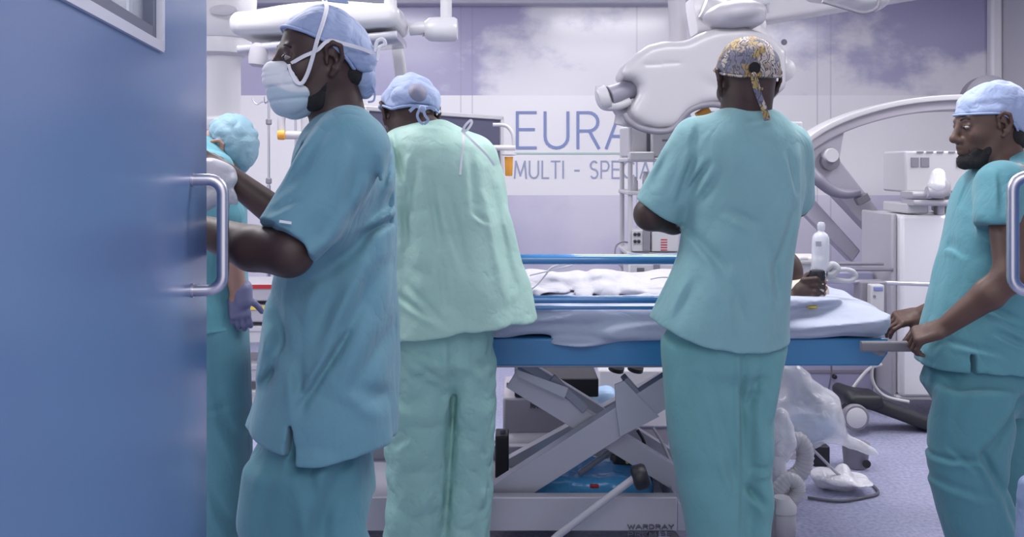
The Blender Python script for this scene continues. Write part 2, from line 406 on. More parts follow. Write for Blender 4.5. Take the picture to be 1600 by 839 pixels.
def hand_sdf(F, w, d, n, side, curl=(30, 35, 25), s=1.0, spread=6, thumb=(.55, .75, -.35), tcurl=25, k=.004):
    """w wrist, d finger direction, n back-of-hand normal, side +1/-1 picks the thumb side; curl bends per joint in degrees"""
    d = nrm(d); n = nrm(n - d*np.dot(n, d)); t = np.cross(d, n)*side
    Pt = lambda a, b, c: w + s*(d*a + t*b + n*c)
    F.rbox(Pt(.048, 0, -.002), np.array([.044, .040, .0145])*s, np.array([d, t, n]), .013*s, k=.018)
    F.cone(Pt(.0, 0, 0), Pt(.03, 0, 0), .025*s, .026*s, .015, flat=(n, .72))
    tips = []
    for i, (b, base, ln, r) in enumerate(((.030, .086, .072, .0088), (.010, .090, .080, .009), (-.011, .087, .074, .0086), (-.030, .080, .058, .0076))):
        a = math.radians((1.5 - i)*spread*.7); fd = nrm(d*math.cos(a) + t*math.sin(a)); p = Pt(base - .012, b, 0); ang = 0
        cc = curl[i] if hasattr(curl[0], '__len__') else curl
        for j, fr in enumerate((.48, .29, .23)):
            ang += math.radians(cc[j]); v = fd*math.cos(ang) - n*math.sin(ang); q = p + v*(ln*fr + (.012 if j == 0 else 0))*s
            F.cone(p, q, r*s*(1 - .06*j), r*s*(.95 - .08*j), k if j else .008); p = q
        tips.append((p, v))
    p = Pt(.016, .026, -.006); v = nrm(d*thumb[0] + t*thumb[1] + n*thumb[2])
    for j, (ln, r) in enumerate(((.042, .0135), (.032, .0108), (.026, .0095))):
        q = p + v*ln*s; F.cone(p, q, r*s, r*.93*s, .012 if j == 0 else .004); p = q
        a = math.radians(tcurl); v = nrm(v*math.cos(a) + (nrm(d*.9 - n*.5))*math.sin(a))
    tips.append((p, v)); return tips
# ---------------------------------------------------------------- materials
M_white = mat('white_plastic', (.53, .52, .55), .38)
M_lamp = mat('white_enamel', (.55, .54, .57), .34, coat=.2)
M_offw = mat('pale_grey_plastic', (.42, .405, .45), .42)
M_grey = mat('mid_grey_plastic', (.22, .21, .25), .45)
M_dgrey = mat('dark_grey_plastic', (.12, .12, .15), .5)
M_black = mat('black_plastic', (.012, .012, .018), .5)
M_steel = mat('brushed_steel', (.62, .62, .68), .28, metal=1.0)
M_chrome = mat('satin_steel', (.66, .64, .70), .33, metal=1.0)
M_screen = mat('dark_screen', (.10, .10, .16), .16)
M_orange = mat('orange_plastic', (.75, .34, .05), .45)
M_blue = mat('door_blue_laminate', (.125, .200, .385), .24, spec=.45, bump=[('noise', 260, (1, 1, 1), .05, .0006)])
M_trolley = mat('trolley_blue', (.045, .21, .43), .32, spec=.5)
M_rail = mat('rail_blue', (.05, .20, .46), .18, spec=.7, coat=.4)
M_metalgrey = mat('grey_painted_metal', (.36, .36, .42), .35, metal=.25)
M_light = mat('light_panel', (1, 1, 1), .5, emit=(1, 1, 1, 4.0))
M_clear = mat('clear_plastic', (.85, .86, .92), .12, alpha=.38)
M_film = mat('clear_bag_film', (.97, .97, 1.0), .15, alpha=.50, bump=[('ridge', 14, (1, 1, 1), .8, .02)])
M_bag = mat('white_plastic_bag', (.78, .77, .82), .30, bump=[('ridge', 16, (1, 1, 1), .8, .02)])
M_glassp = mat('door_glass', (.85, .88, .92), .06, alpha=.35)
M_navy = mat('wall_letter_blue', (.20, .25, .47), .4)
M_ltext = mat('wall_letter_grey', (.30, .33, .48), .4)
M_dtext = mat('grey_print', (.10, .10, .14), .5)
M_ltprint = mat('pale_print', (.42, .42, .48), .5)
M_red = mat('red_plastic', (.45, .02, .03), .4)
M_yellow = mat('yellow_plastic', (.75, .55, .08), .45)

def wall_material():
    m = bpy.data.materials.new('printed_wall_panels'); m.use_nodes = True; nt = m.node_tree; b = nt.nodes['Principled BSDF']
    N = nt.nodes.new; L = nt.links.new
    tc = N('ShaderNodeTexCoord'); sep = N('ShaderNodeSeparateXYZ'); L(tc.outputs['Object'], sep.inputs[0])
    def math_(op, a, c=None, d=None, clamp=False):
        n = N('ShaderNodeMath'); n.operation = op; n.use_clamp = clamp
        for i, v in enumerate((a, c, d)):
            if v is None: continue
            if isinstance(v, (int, float)): n.inputs[i].default_value = v
            else: L(v, n.inputs[i])
        return n.outputs[0]
    X, Z = sep.outputs['X'], sep.outputs['Z']
    def noise(scale, detail, st=(1, 1, 1)):
        mp = N('ShaderNodeMapping'); mp.inputs['Scale'].default_value = st; mp.inputs['Location'].default_value = (3.1, 0, 1.7); L(tc.outputs['Object'], mp.inputs['Vector'])
        n = N('ShaderNodeTexNoise'); n.inputs['Scale'].default_value = scale; n.inputs['Detail'].default_value = detail; n.inputs['Roughness'].default_value = .56; L(mp.outputs['Vector'], n.inputs['Vector']); return n.outputs['Fac']
    def mix(f, a, c):
        n = N('ShaderNodeMix'); n.data_type = 'RGBA'; L(f, n.inputs['Factor'])
        for k, v in ((6, a), (7, c)):
            if isinstance(v, tuple): n.inputs[k].default_value = (*v, 1)
            else: L(v, n.inputs[k])
        return n.outputs[2]
    # cloud cover: printed clouds plus glare painted as extra white mid-wall, thinning right and left
    ns = noise(1.5, 7, (1, 1, 1.5)); nb = noise(.75, 3)
    def ramp(v, pts):
        n = N('ShaderNodeFloatCurve'); cv = n.mapping.curves[0]; mp_ = N('ShaderNodeMapRange'); mp_.inputs['From Min'].default_value = -4.3; mp_.inputs['From Max'].default_value = 3.8; L(v, mp_.inputs['Value']); L(mp_.outputs[0], n.inputs['Value'])
        P_ = [((x + 4.3)/8.1, y) for x, y in pts]; cv.points[0].location = P_[0]; cv.points[1].location = P_[-1]
        for q in P_[1:-1]: cv.points.new(*q)
        for q in cv.points: q.handle_type = 'VECTOR'
        n.mapping.update(); return n.outputs[0]
    g = ramp(X, [(-4.3, .0), (-1.7, .02), (-.9, .18), (-.3, .42), (.1, .8), (.5, 1.0), (1.4, .95), (2.1, .70), (2.6, .74), (3.1, .62), (3.5, .46), (3.8, .30)])
    low_z = math_('MULTIPLY', math_('SUBTRACT', 2.27, Z), .55)
    c = math_('ADD', math_('MULTIPLY', math_('SUBTRACT', ns, .5), 1.5), math_('MULTIPLY', math_('SUBTRACT', nb, .5), .7))
    c = math_('ADD', math_('ADD', c, low_z), math_('SUBTRACT', g, .15))
    mr = N('ShaderNodeMapRange'); mr.interpolation_type = 'SMOOTHSTEP'; mr.inputs['From Min'].default_value = .28; mr.inputs['From Max'].default_value = .56; L(c, mr.inputs['Value'])
    sky = mix(mr.outputs[0], (.33, .315, .485), (.66, .645, .70))
    # lower print: paler, lilac
    n2 = noise(.9, 5, (1, 1, 1)); mr2 = N('ShaderNodeMapRange'); mr2.inputs['From Min'].default_value = .40; mr2.inputs['From Max'].default_value = .62; L(n2, mr2.inputs['Value'])
    low = mix(mr2.outputs[0], (.47, .45, .60), (.60, .575, .67))
    hi = math_('GREATER_THAN', Z, 1.925); lo = math_('LESS_THAN', Z, 1.145)
    col = mix(hi, (.74, .73, .76), sky); col = mix(lo, col, low)
    # panel joints
    seam = None
    for x in (-.40, -.31, .975, 2.385, 2.49):
        s = math_('LESS_THAN', math_('ABSOLUTE', math_('SUBTRACT', X, x)), .006); seam = s if seam is None else math_('MAXIMUM', seam, s)
    col = mix(math_('MULTIPLY', seam, .35), col, (.25, .24, .32))
    L(col, b.inputs['Base Color']); b.inputs['Roughness'].default_value = .30; b.inputs['Specular IOR Level'].default_value = .55; b.inputs['Coat Weight'].default_value = .8; b.inputs['Coat Roughness'].default_value = .16
    bpn = noise(1.2, 1); bp = N('ShaderNodeBump'); bp.inputs['Strength'].default_value = .12; bp.inputs['Distance'].default_value = .02; L(bpn, bp.inputs['Height']); L(bp.outputs[0], b.inputs['Normal'])
    return m
def floor_material():
    m = bpy.data.materials.new('speckled_vinyl'); m.use_nodes = True; nt = m.node_tree; b = nt.nodes['Principled BSDF']; N = nt.nodes.new; L = nt.links.new
    tc = N('ShaderNodeTexCoord'); n = N('ShaderNodeTexNoise'); n.inputs['Scale'].default_value = 60; n.inputs['Detail'].default_value = 4; L(tc.outputs['Object'], n.inputs['Vector'])
    n2 = N('ShaderNodeTexNoise'); n2.inputs['Scale'].default_value = 1.7; n2.inputs['Detail'].default_value = 4; L(tc.outputs['Object'], n2.inputs['Vector'])
    ad = N('ShaderNodeMath'); ad.operation = 'MULTIPLY_ADD'; ad.inputs[1].default_value = .45; L(n2.outputs['Fac'], ad.inputs[0]); L(n.outputs['Fac'], ad.inputs[2])
    r = N('ShaderNodeValToRGB'); r.color_ramp.elements[0].position = .55; r.color_ramp.elements[0].color = (.25, .26, .40, 1); r.color_ramp.elements[1].position = .9; r.color_ramp.elements[1].color = (.40, .41, .56, 1)
    L(ad.outputs[0], r.inputs['Fac']); L(r.outputs[0], b.inputs['Base Color']); b.inputs['Roughness'].default_value = .33; b.inputs['Specular IOR Level'].default_value = .4
    return m

# ---------------------------------------------------------------- room shell
def struct(name, mb, m, bevel=0, parent=None): o = mb.build(name, m, parent, bevel=bevel); o['kind'] = 'structure' if parent is None else o.get('kind', 'structure'); return o
RX, LX, BY = 3.79, -4.3, 7.0
struct('floor', MB().box((-5, -2.0, -.08), (5, BY + .15, 0)), floor_material())
struct('ceiling', MB().box((LX - .1, 1.0, CEIL), (RX + .15, BY + .15, CEIL + .1)), mat('ceiling_paint', (.72, .71, .75), .6))
struct('wall_back', MB().box((LX - .1, BY, 0), (RX + .1, BY + .12, CEIL)), wall_material())
struct('wall_right', MB().box((RX, 1.0, 0), (RX + .12, BY, CEIL)), mat('wall_right_panel', (.52, .51, .55), .35))
struct('wall_left', MB().box((LX - .12, 1.0, 0), (LX, BY, CEIL)), mat('wall_left_panel', (.62, .61, .66), .35))
struct('trim_1', MB().box((LX, BY - .14, 2.62), (1.9, BY - .001, CEIL)), mat('cove_grey', (.50, .49, .56), .5), bevel=.01)
struct('trim_2', MB().box((RX - .09, BY - .09, 0), (RX - .001, BY - .001, CEIL)), mat('corner_white', (.74, .73, .76), .4), bevel=.02)
struct('baseboard_back', MB().box((LX, BY - .02, 0), (RX - .09, BY - .001, .12)), mat('skirting_grey', (.35, .35, .45), .5))
LLAB = ['white ceiling light panel near the back wall, right of centre', 'white ceiling light panel near the back wall, left of centre', 'white ceiling light panel above the trolley, right side', 'white ceiling light panel above the trolley, left side', 'narrow ceiling light panel by the right wall', 'narrow ceiling light panel by the left wall']
for i, (x, y, a, b) in enumerate(LIGHTS):
    t = thing('ceiling_light', (x, y, CEIL), LLAB[i], 'ceiling light', 'recessed ceiling light panels')
    fm = MB()
    for (lo, hi) in (((x-a/2-.04, y-b/2-.04), (x+a/2+.04, y-b/2)), ((x-a/2-.04, y+b/2), (x+a/2+.04, y+b/2+.04)), ((x-a/2-.04, y-b/2), (x-a/2, y+b/2)), ((x+a/2, y-b/2), (x+a/2+.04, y+b/2))):
        fm.box((*lo, CEIL-.025), (*hi, CEIL-.001))
    fm.build('frame', M_white, t); MB().box((x-a/2, y-b/2, CEIL-.016), (x+a/2, y+b/2, CEIL-.004)).build('diffuser', M_light, t)

# doors
def door(name, edge, away, wside, mount_t, px_handle, width, with_window, ztop, zbot):
    """edge: floor point of the free edge; away: unit vector from hinge to edge; wside: unit normal towards the handle"""
    e = V(*edge); aw = nrm(away); nn = nrm(wside); th = .045
    R = (aw, nn, V(0, 0, 1))
    def slab(mb, t0, t1, z0, z1, n0=-th, n1=0):
        c = e - aw*(t0+t1)/2 + nn*(n0+n1)/2 + V(0, 0, (z0+z1)/2); mb.obox(c, ((t1-t0)/2, (n1-n0)/2, (z1-z0)/2), R)
    mb = MB(); H = 2.12
    if with_window:
        w0, w1, z0, z1 = .409, .95, 1.571, 1.98
        slab(mb, 0, width, .008, z0); slab(mb, 0, width, z1, H); slab(mb, 0, w0, z0, z1); slab(mb, w1, width, z0, z1)
    else: slab(mb, 0, width, .008, H)
    d = mb.build(name, M_blue, None, loc=e - aw*width/2); d['kind'] = 'structure'
    if with_window:
        f = MB()
        for (a, b, c, g) in ((w0-.004, w0+.012, z0, z1), (w1-.012, w1+.004, z0, z1), (w0, w1, z0-.004, z0+.012), (w0, w1, z1-.012, z1+.004)): slab(f, a, b, c, g, -th-.006, .006)
        f.build('window_bead', mat('window_bead_white', (.6, .6, .68), .3), d)
        f = MB()
        for (a, b, c, g) in ((w0+.012, w0+.034, z0+.012, z1-.012), (w1-.034, w1-.012, z0+.012, z1-.012), (w0+.03, w1-.03, z0+.012, z0+.034), (w0+.03, w1-.03, z1-.034, z1-.012)): slab(f, a, b, c, g, -th+.004, -.004)
        f.build('window_gasket', mat('window_gasket_dark', (.09, .10, .16), .4), d)
        f = MB(); slab(f, w0+.03, w1-.03, z0+.03, z1-.03, -.026, -.020); f.build('window_pane', M_glassp, d)
    b0 = e - aw*mount_t; r = .0115; out = .058
    path = [b0 + V(0,0,ztop)]
    for k in range(7): a = math.radians(90*k/6); path.append(b0 + nn*(out-.028 + .028*math.sin(a)) + V(0, 0, ztop - .028 + .028*math.cos(a)))
    for k in range(7): a = math.radians(90*k/6); path.append(b0 + nn*(out-.028 + .028*math.cos(a)) + V(0, 0, zbot + .028 - .028*math.sin(a)))
    path.append(b0 + V(0, 0, zbot))
    hb = MB().tube(path, r, 18, smooth=False)
    hb.lathe(b0 + V(0, 0, ztop), [(.0135, 0), (.0135, .003)], nn); hb.lathe(b0 + V(0, 0, zbot), [(.0135, 0), (.0135, .003)], nn)
    hb.build('door_handle', M_chrome, d, ang=60)
    return d
aw = nrm((-.1523, 1, 0)); door('door_1', (-.645, 1.892, 0), aw, (aw[1], -aw[0], 0), .152, 0, 1.22, True, 1.352, 1.136)
aw2 = nrm((.366, .93, 0)); door('door_2', (1.105, 1.90, 0), aw2, (-aw2[1], aw2[0], 0), .15, 0, 1.0, False, 1.358, 1.130)

# ---------------------------------------------------------------- wall lettering
wy = BY - .0015
hL = 55*wy/FPX
def wtext(text, px, py, h_px, t_px, width_px, m, label):
    o = P(px, py, wy); k = wy/FPX; h = h_px*k; adv = sum(FONT[c][0] + .2 for c in text) - .2; ws = width_px*k/(adv*h)
    t = thing('wall_lettering', o, label, 'wall lettering'); x = 0
    for c in text:
        if c != ' ':
            mb = lettering(c, o + V(x*h*ws, 0, 0), (1, 0, 0), (0, 0, 1), h, t_px*k, wscale=ws); mb.v = [(a, 2*wy - b if b > wy else b, d) for (a, b, d) in mb.v]
            mb.build('letter', m, t)
        x += FONT[c][0] + .2
wtext('EURACARE', 806, 231, 55, 4.6, 380, M_navy, 'large thin blue capital letters on the white wall band')
wtext('MULTI - SPECIALIST HOSPITAL', 804, 278, 26, 2.4, 415, M_ltext, 'smaller grey-blue capitals under the line on the wall')
a, b = P(804, 241, wy), P(1184, 238.5, wy)
tag(MB().box((a[0], wy - .004, a[2]), (b[0], wy, b[2])).build('sign_line', mat('sign_line_green', (.36, .50, .48), .4), None, loc=a), 'thin grey-green rule between the two lines of wall lettering', 'sign line')
# ---------------------------------------------------------------- background equipment
# ceiling pendant column on the left
c = P(345, 0, 5.0)
t = thing('ceiling_pendant', (c[0], c[1], CEIL), 'thick white ceiling pendant column behind the open blue door', 'ceiling pendant')
z = lambda py, D: CZ - (py - HY)*D/FPX
MB().lathe((c[0], c[1], z(62, 5)), [(.17, 0), (.185, .02), (.19, .10), (.195, .22), (.20, CEIL - z(62, 5) - .001)]).build('cover', M_lamp, t)
MB().lathe((c[0], c[1], z(182, 5)), [(.105, 0), (.108, .02), (.108, .30), (.12, .33), (.165, .345), (.17, .40), (.165, .43)]).build('column', M_white, t)
MB().lathe((c[0], c[1], z(205, 5)), [(.10, 0), (.155, .005), (.165, .03), (.16, .06), (.10, .085)]).build('base_flange', M_lamp, t)
oval = MB().lathe(P(350, 16, 4.79), [(.075, 0), (.075, .012), (.068, .014)], (0, -1, 0)); oval.v = [(x, y, CZ - (16 - HY)*4.79/FPX + (zz - (CZ - (16 - HY)*4.79/FPX))*.38) for (x, y, zz) in oval.v]
oval.build('oval_badge', M_offw, t)

# operating light
t = thing('surgical_light', (P(610, 0, 3.9)[0], 3.9, CEIL), 'long white surgical light head above the masked man', 'surgical light')
D = 3.9
pts = [P(372, 62, D), P(385, 42, D), P(425, 26, D), P(480, 14, D), P(560, 13, D), P(610, 26, D), P(632, 48, D), P(634, 58, D), P(610, 66, D), P(500, 62, D), P(420, 76, D), P(384, 77, D)]
F = Field(.006); c0 = P(500, 44, D)
F.rbox(P(505, 40, D), (.355, .21, .050), np.array([nrm((1, 0, .055)), (0, 1, 0), nrm((-.055, 0, 1))]), .045, k=.02)
F.ell(P(505, 34, D), (.33, .22, .075), np.array([nrm((1, 0, .05)), (0, 1, 0), nrm((-.05, 0, 1))]), k=.05)
sdf_build(F, 'lamp_housing', M_lamp, t)
gm = mat('lamp_glass', (.42, .42, .48), .12, spec=.7)
MB().sweep([P(388, 84, D), P(500, 74, D), P(628, 62, D)], rrect(.035, .34, .015)).build('lens', gm, t, bevel=.004)
MB().lathe(P(402, 101, 3.75), [(.02, -.01), (.036, 0), (.040, .03), (.036, .075), (.02, .09)], (0.1, 0, 1)).build('sterile_handle', M_offw, t)
MB().lathe(P(452, 108, 3.8), [(.03, 0), (.055, .004), (.055, .018), (.03, .022)], (0, 0, 1)).build('focus_knob', M_offw, t)
MB().tube([P(610, 22, D), P(610, -6, D), P(610, -60, D)], [.032, .027, .026], 20).build('suspension_arm', M_lamp, t, ang=60)
MB().tube([P(640, 46, 4.0), P(662, 44, 4.0), P(668, 46, 4.0)], [.028, .030, .04], 20, sub=3).lathe(P(664, 46, 4.0), [(.036, 0), (.052, .02), (.055, .05), (.055, .13), (.046, .145)], (1, 0, 0)).build('elbow_joint', M_lamp, t, ang=50)
MB().tube([P(697, 40, 4.0), P(697, -70, 4.0)], .026, 20).build('drop_arm', M_lamp, t, ang=60)
MB().sweep([P(618, 60, 4.3), P(624, 95, 4.3), P(627, 122, 4.3)], rrect(.055, .05, .015)).build('spring_arm', M_white, t, bevel=.003)
MB().tube([P(600, -30, 4.0), P(697, -30, 4.0)], .028, 16).tube([P(697, -40, 4.0), (P(697, 0, 4.0)[0], 4.0, CEIL - .002)], .03, 16).tube([P(610, -40, 3.9), (P(610, 0, 3.9)[0], 3.9, CEIL - .002)], .03, 16).build('ceiling_mount', M_lamp, t)

# transparent face shield strap rising above the masked man's cap is part of the light's cover: a hanging film tail
# drip stands
def drip_stand(px, py_top, D, label, hooks=True):
    x = P(px, 0, D)[0]; zt = z(py_top, D); t = thing('drip_stand', (x, D, 0), label, 'drip stand')
    MB().tube([(x, D, .12), (x, D, 1.25)], .013, 12, False).build('lower_pole', M_steel, t)
    MB().tube([(x, D, 1.25), (x, D, zt)], .008, 12, False).build('upper_pole', M_steel, t)
    for zz in ((1.26, z(195, D)) if hooks else (1.26,)): MB().lathe((x, D, zz), [(.014, 0), (.019, .006), (.019, .032), (.014, .038)]).build('clamp_collar', M_grey, t)
    if hooks:
        for a in (0, 90, 180, 270):
            u = V(math.cos(math.radians(a)), math.sin(math.radians(a)), 0); o = V(x, D, zt)
            MB().tube([o, o + u*.04 + V(0,0,.005), o + u*.075 + V(0,0,-.012), o + u*.10 + V(0,0,.008), o + u*.105 + V(0, 0, .03)], .004, 8).build('hook', M_steel, t, ang=60)
    for k in range(5):
        u = V(math.cos(math.radians(72*k + 20)), math.sin(math.radians(72*k + 20)), 0); o = V(x, D, 0)
        lg = MB().beam(o + V(0,0,.12), o + u*.27 + V(0,0,.075), .025, .022).build('leg', M_steel, t, bevel=.003)
        MB().lathe(o + u*.27 + V(0,0,.032) - np.cross(u, (0,0,1))*.012, [(.030, 0), (.032, .004), (.032, .020), (.030, .024)], np.cross(u, (0, 0, 1)), 18).box(o + u*.27 + V(-.008, -.008, .05), o + u*.27 + V(.008, .008, .085)).build('castor', M_dgrey, lg)
drip_stand(420, 160, 5.75, 'steel drip stand with hooks behind the masked man')
drip_stand(462, 172, 6.2, 'thin steel pole stand beside the white curved handle', False)
# curved white handles
def hoop(px, py, D, w, h, label, orange=False):
    o = P(px, py, D); x = o[0]
    t = thing('arm_rest_hoop', o, label, 'equipment bracket')
    MB().tube([P(px - w/2, py + h, D), P(px - w/2, py + h*.35, D), P(px - w*.30, py + h*.06, D), P(px, py, D), P(px + w*.4, py + 1, D)], .023, 14).build('curved_tube', M_lamp, t, ang=60)
    MB().tube([P(px - w/2 - 5, py + h + 4, D), P(px + w*.4, py + h + 4, D)], .026, 14, False).build('cross_tube', M_lamp, t, ang=50)
    return t
t = hoop(458, 173, 5.4, 36, 34, 'white curved bracket tube behind the masked man')
MB().lathe(P(440, 211, 5.37), [(.028, -.02), (.030, 0), (.028, .02)], (1, 0, 0)).build('seal_ring', M_orange, t)
MB().tube([P(478, 172, 5.4), P(478, 262, 5.4), (P(478, 0, 5.4)[0], 5.4, .02)], .03, 14, False).build('post', M_white, t)
D = 5.6; t = thing('wall_bracket_lamp', P(793, 235, D), 'white curved bracket with orange grip beside the wall letters', 'equipment bracket')
MB().tube([P(783, 195, D), P(793, 198, D), P(801, 210, D), P(803, 228, D)], .012, 12).tube([P(770, 195, D), P(783, 195, D)], .012, 12, False).build('curved_tube', M_lamp, t, ang=60)
MB().tube([P(770, 231, D), P(805, 231, D)], .018, 12, False).lathe(P(795, 243, D), [(.03, 0), (.05, .004), (.05, .012), (.02, .016)]).build('collar', M_lamp, t, ang=50)
MB().lathe(P(795, 275, D), [(.019, 0), (.023, .006), (.027, .12)]).build('grip', M_orange, t, ang=50)

# wall monitor behind the man in the green gown
D = 5.8; t = thing('wall_monitor', P(670, 350, D), 'large flat monitor in a white frame behind the green gown', 'monitor')
A = P(566, 166, 5.0); B = P(782, 182, 6.05); hh = .30
rx = nrm(V(B[0]-A[0], B[1]-A[1], 0)); ry = V(-rx[1], rx[0], 0); R = np.array([rx, ry, (0, 0, 1)]); hw = np.linalg.norm((B-A)[:2])/2; zt = (A[2]+B[2])/2
cc = (A+B)/2; cc[2] = zt - hh
fr = MB().obox(cc + rx*(hw-.013), (.015, .03, hh), R).obox(cc - rx*(hw-.013), (.015, .03, hh), R).obox(cc + V(0,0,hh-.012), (hw, .03, .014), R).obox(cc - V(0,0,hh-.012), (hw, .03, .014), R).obox(cc + ry*.02, (hw-.01, .015, hh-.01), R)
fr.build('frame', M_white, t, bevel=.006)
MB().obox(cc - ry*.008, (hw-.025, .006, hh-.025), R).build('screen', M_screen, t)
MB().box((cc[0]-.06, cc[1]+.04, cc[2]-.06), (cc[0]+.06, BY-.001, cc[2]+.06)).box((cc[0]-.12, BY-.03, cc[2]-.16), (cc[0]+.12, BY-.001, cc[2]+.16)).build('wall_arm', M_offw, t)

# big shrouded microscope / imaging head hanging from the ceiling
D = 4.6; t = thing('surgical_microscope', (P(1080, 0, D)[0], D, CEIL), 'big rounded white microscope head hanging above the patterned cap', 'surgical microscope')
F = Field(.009)
px = lambda r: r*D/FPX
outl = [(968, 126), (965, 118), (972, 104), (988, 88), (1006, 76), (1030, 70), (1052, 70), (1066, 68), (1085, 58), (1110, 50), (1150, 48), (1190, 60), (1215, 85), (1215, 140), (1190, 165), (1110, 165), (1086, 170), (1070, 180), (1058, 196), (1045, 204), (1020, 205), (998, 199), (982, 188), (978, 176), (985, 162), (992, 150), (992, 138), (985, 130)]
poly = np.array([P(a, b, D)[[0, 2]] for (a, b) in outl])
def polysdf(q):
    n = len(poly); d2 = np.full(len(q), 9.); s = np.ones(len(q))
    for i in range(n):
        a, b = poly[i], poly[(i+1) % n]; e = b - a; w = q - a; h = np.clip((w @ e)/(e @ e), 0, 1); r = w - h[:,None]*e; d2 = np.minimum(d2, (r*r).sum(1))
        c1 = q[:,1] >= a[1]; c2 = q[:,1] < b[1]; c3 = e[0]*w[:,1] > e[1]*w[:,0]; s = np.where((c1 & c2 & c3) | (~c1 & ~c2 & ~c3), -s, s)
    return np.sqrt(d2)*s
def head_f(p):
    a = polysdf(p[:,[0, 2]]) + .05; b = np.abs(p[:,1] - D) - .13
    return np.minimum(np.maximum(a, b), 0) + np.sqrt(np.maximum(a, 0)**2 + np.maximum(b, 0)**2) - .05
mn, mx = poly.min(0), poly.max(0)
F.fn(head_f, (mn[0], D-.2, mn[1]), (mx[0], D+.2, mx[1]), .01, 'add')
# shallow panel line on the cover
F.mod(crease(D, (990, 108), (1060, 104), .006, .004)); F.mod(crease(D, (1085, 128), (1120, 150), .03, .006))
sdf_build(F, 'head_cover', mat('microscope_white', (.47, .455, .485), .32), t, smooth=3)
F = Field(.007); F.ell(P(1147, 24, D-.12), (.155, .17, .07), np.array([nrm((1, 0, .12)), (0, 1, 0), nrm((-.12, 0, 1))])); F.rbox(P(1150, 28, D-.12), (.125, .12, .05), None, .04, k=.02)
sdf_build(F, 'top_cowl', M_offw, t, smooth=2)
MB().tube([P(977, 178, D-.16), P(982, 188, D-.17), P(998, 199, D-.17), P(1022, 205, D-.17), P(1045, 204, D-.17), P(1058, 195, D-.17), P(1070, 180, D-.17), P(1084, 169, D-.17), P(1110, 163, D-.17), P(1135, 166, D-.17)], .016, 12).build('grey_bumper', M_grey, t, ang=60)
MB().tube([P(952, 150, D-.05), P(992, 136, D-.02)], .052, 22, False).build('grip_barrel', mat('grip_grey', (.28, .27, .33), .4), t, bevel=.004)
MB().tube([P(937, 134, D-.05), P(939, 152, D-.05), P(946, 163, D-.05), P(965, 165, D-.05), P(985, 158, D-.05)], [.022, .03, .032, .024, .022], 14).lathe(P(946, 152, D-.05), [(.05, -.035), (.062, -.02), (.062, .012), (.045, .02)], nrm(P(992, 136, D) - P(952, 150, D))).build('grip_cover', M_white, t, ang=50)
MB().sweep([P(1090, 183, D-.02), P(1108, 172, D-.02)], rrect(.05, .05, .015)).build('orange_cap', M_orange, t)
for (n_, a_, b_, r_) in (('upper_arm', (1150, 30), (1222, 110), .085), ('rear_arm', (1100, 8), (1180, 40), .07)):
    MB().tube([P(*a_, D+.25), P(*b_, D+.25)], [r_, r_*.75], 22, False).lathe(P(*b_, D+.25), [(r_*.3, -r_*.75), (r_*.72, -r_*.5), (r_*.76, 0), (r_*.72, r_*.5), (r_*.3, r_*.75)], (0, 1, 0)).build(n_, M_white, t, ang=50)
MB().lathe(P(1225, 66, D+.14), [(.016, 0), (.016, .004)], (0, -1, 0)).build('socket', M_dgrey, t)
MB().tube([P(1060, 75, D+.02), (P(1052, 0, D)[0], D+.02, CEIL-.002)], .045, 20, False).build('ceiling_column', M_offw, t)
MB().tube([P(962, 165, D+.05), P(975, 178, D+.05), P(972, 196, D+.05)], [.03, .05, .045], 14).build('lower_knuckle', M_offw, t, ang=60)

# ceiling boom with lettering, top right
D = 5.0; t = thing('ceiling_boom', P(1250, 0, D), 'long white ceiling boom with grey lettering, upper right', 'ceiling boom')
A, B = P(1080, 28, 5.0), P(1500, -42, 5.0)
d = nrm(B - A); upv = np.cross((0, -1, 0), d); upv = upv if upv[2] > 0 else -upv
MB().sweep([A + upv*.0, B], rrect(.22, .20, .03), up=(0, 0, 1)).build('arm', M_lamp, t, bevel=.004)
mb = lettering('MAQUET', P(1150, 27, 4.885), d, upv, .045, .009, width=.19); mb.build('printed_name', M_ltprint, t)
MB().tube([(B[0]-.1, 5.0, B[2]), (B[0]-.1, 5.0, CEIL - .002)], .06, 18, False).build('ceiling_post', M_lamp, t)
D = 4.2; t = thing('ceiling_lens', P(1345, -10, D), 'small round clear lamp lens hanging at the top edge', 'surgical light')
F = Field(.006); F.rbox(P(1322, -10, D), (.17, .12, .045), np.array([nrm((1, 0, -.14)), (0, 1, 0), nrm((.14, 0, 1))]), .04); F.ell(P(1352, 0, D), (.105, .12, .06), k=.03)
sdf_build(F, 'housing', M_lamp, t)
MB().tube([P(1285, 2, D-.12), P(1325, 14, D-.12), P(1350, 20, D-.12), P(1370, 12, D-.12), P(1374, -6, D-.12)], .008, 10).build('rim', M_grey, t, ang=60)
MB().tube([P(1322, -25, D), (P(1322, 0, D)[0], D, CEIL-.002)], .028, 14, False).build('suspension_arm', M_lamp, t)

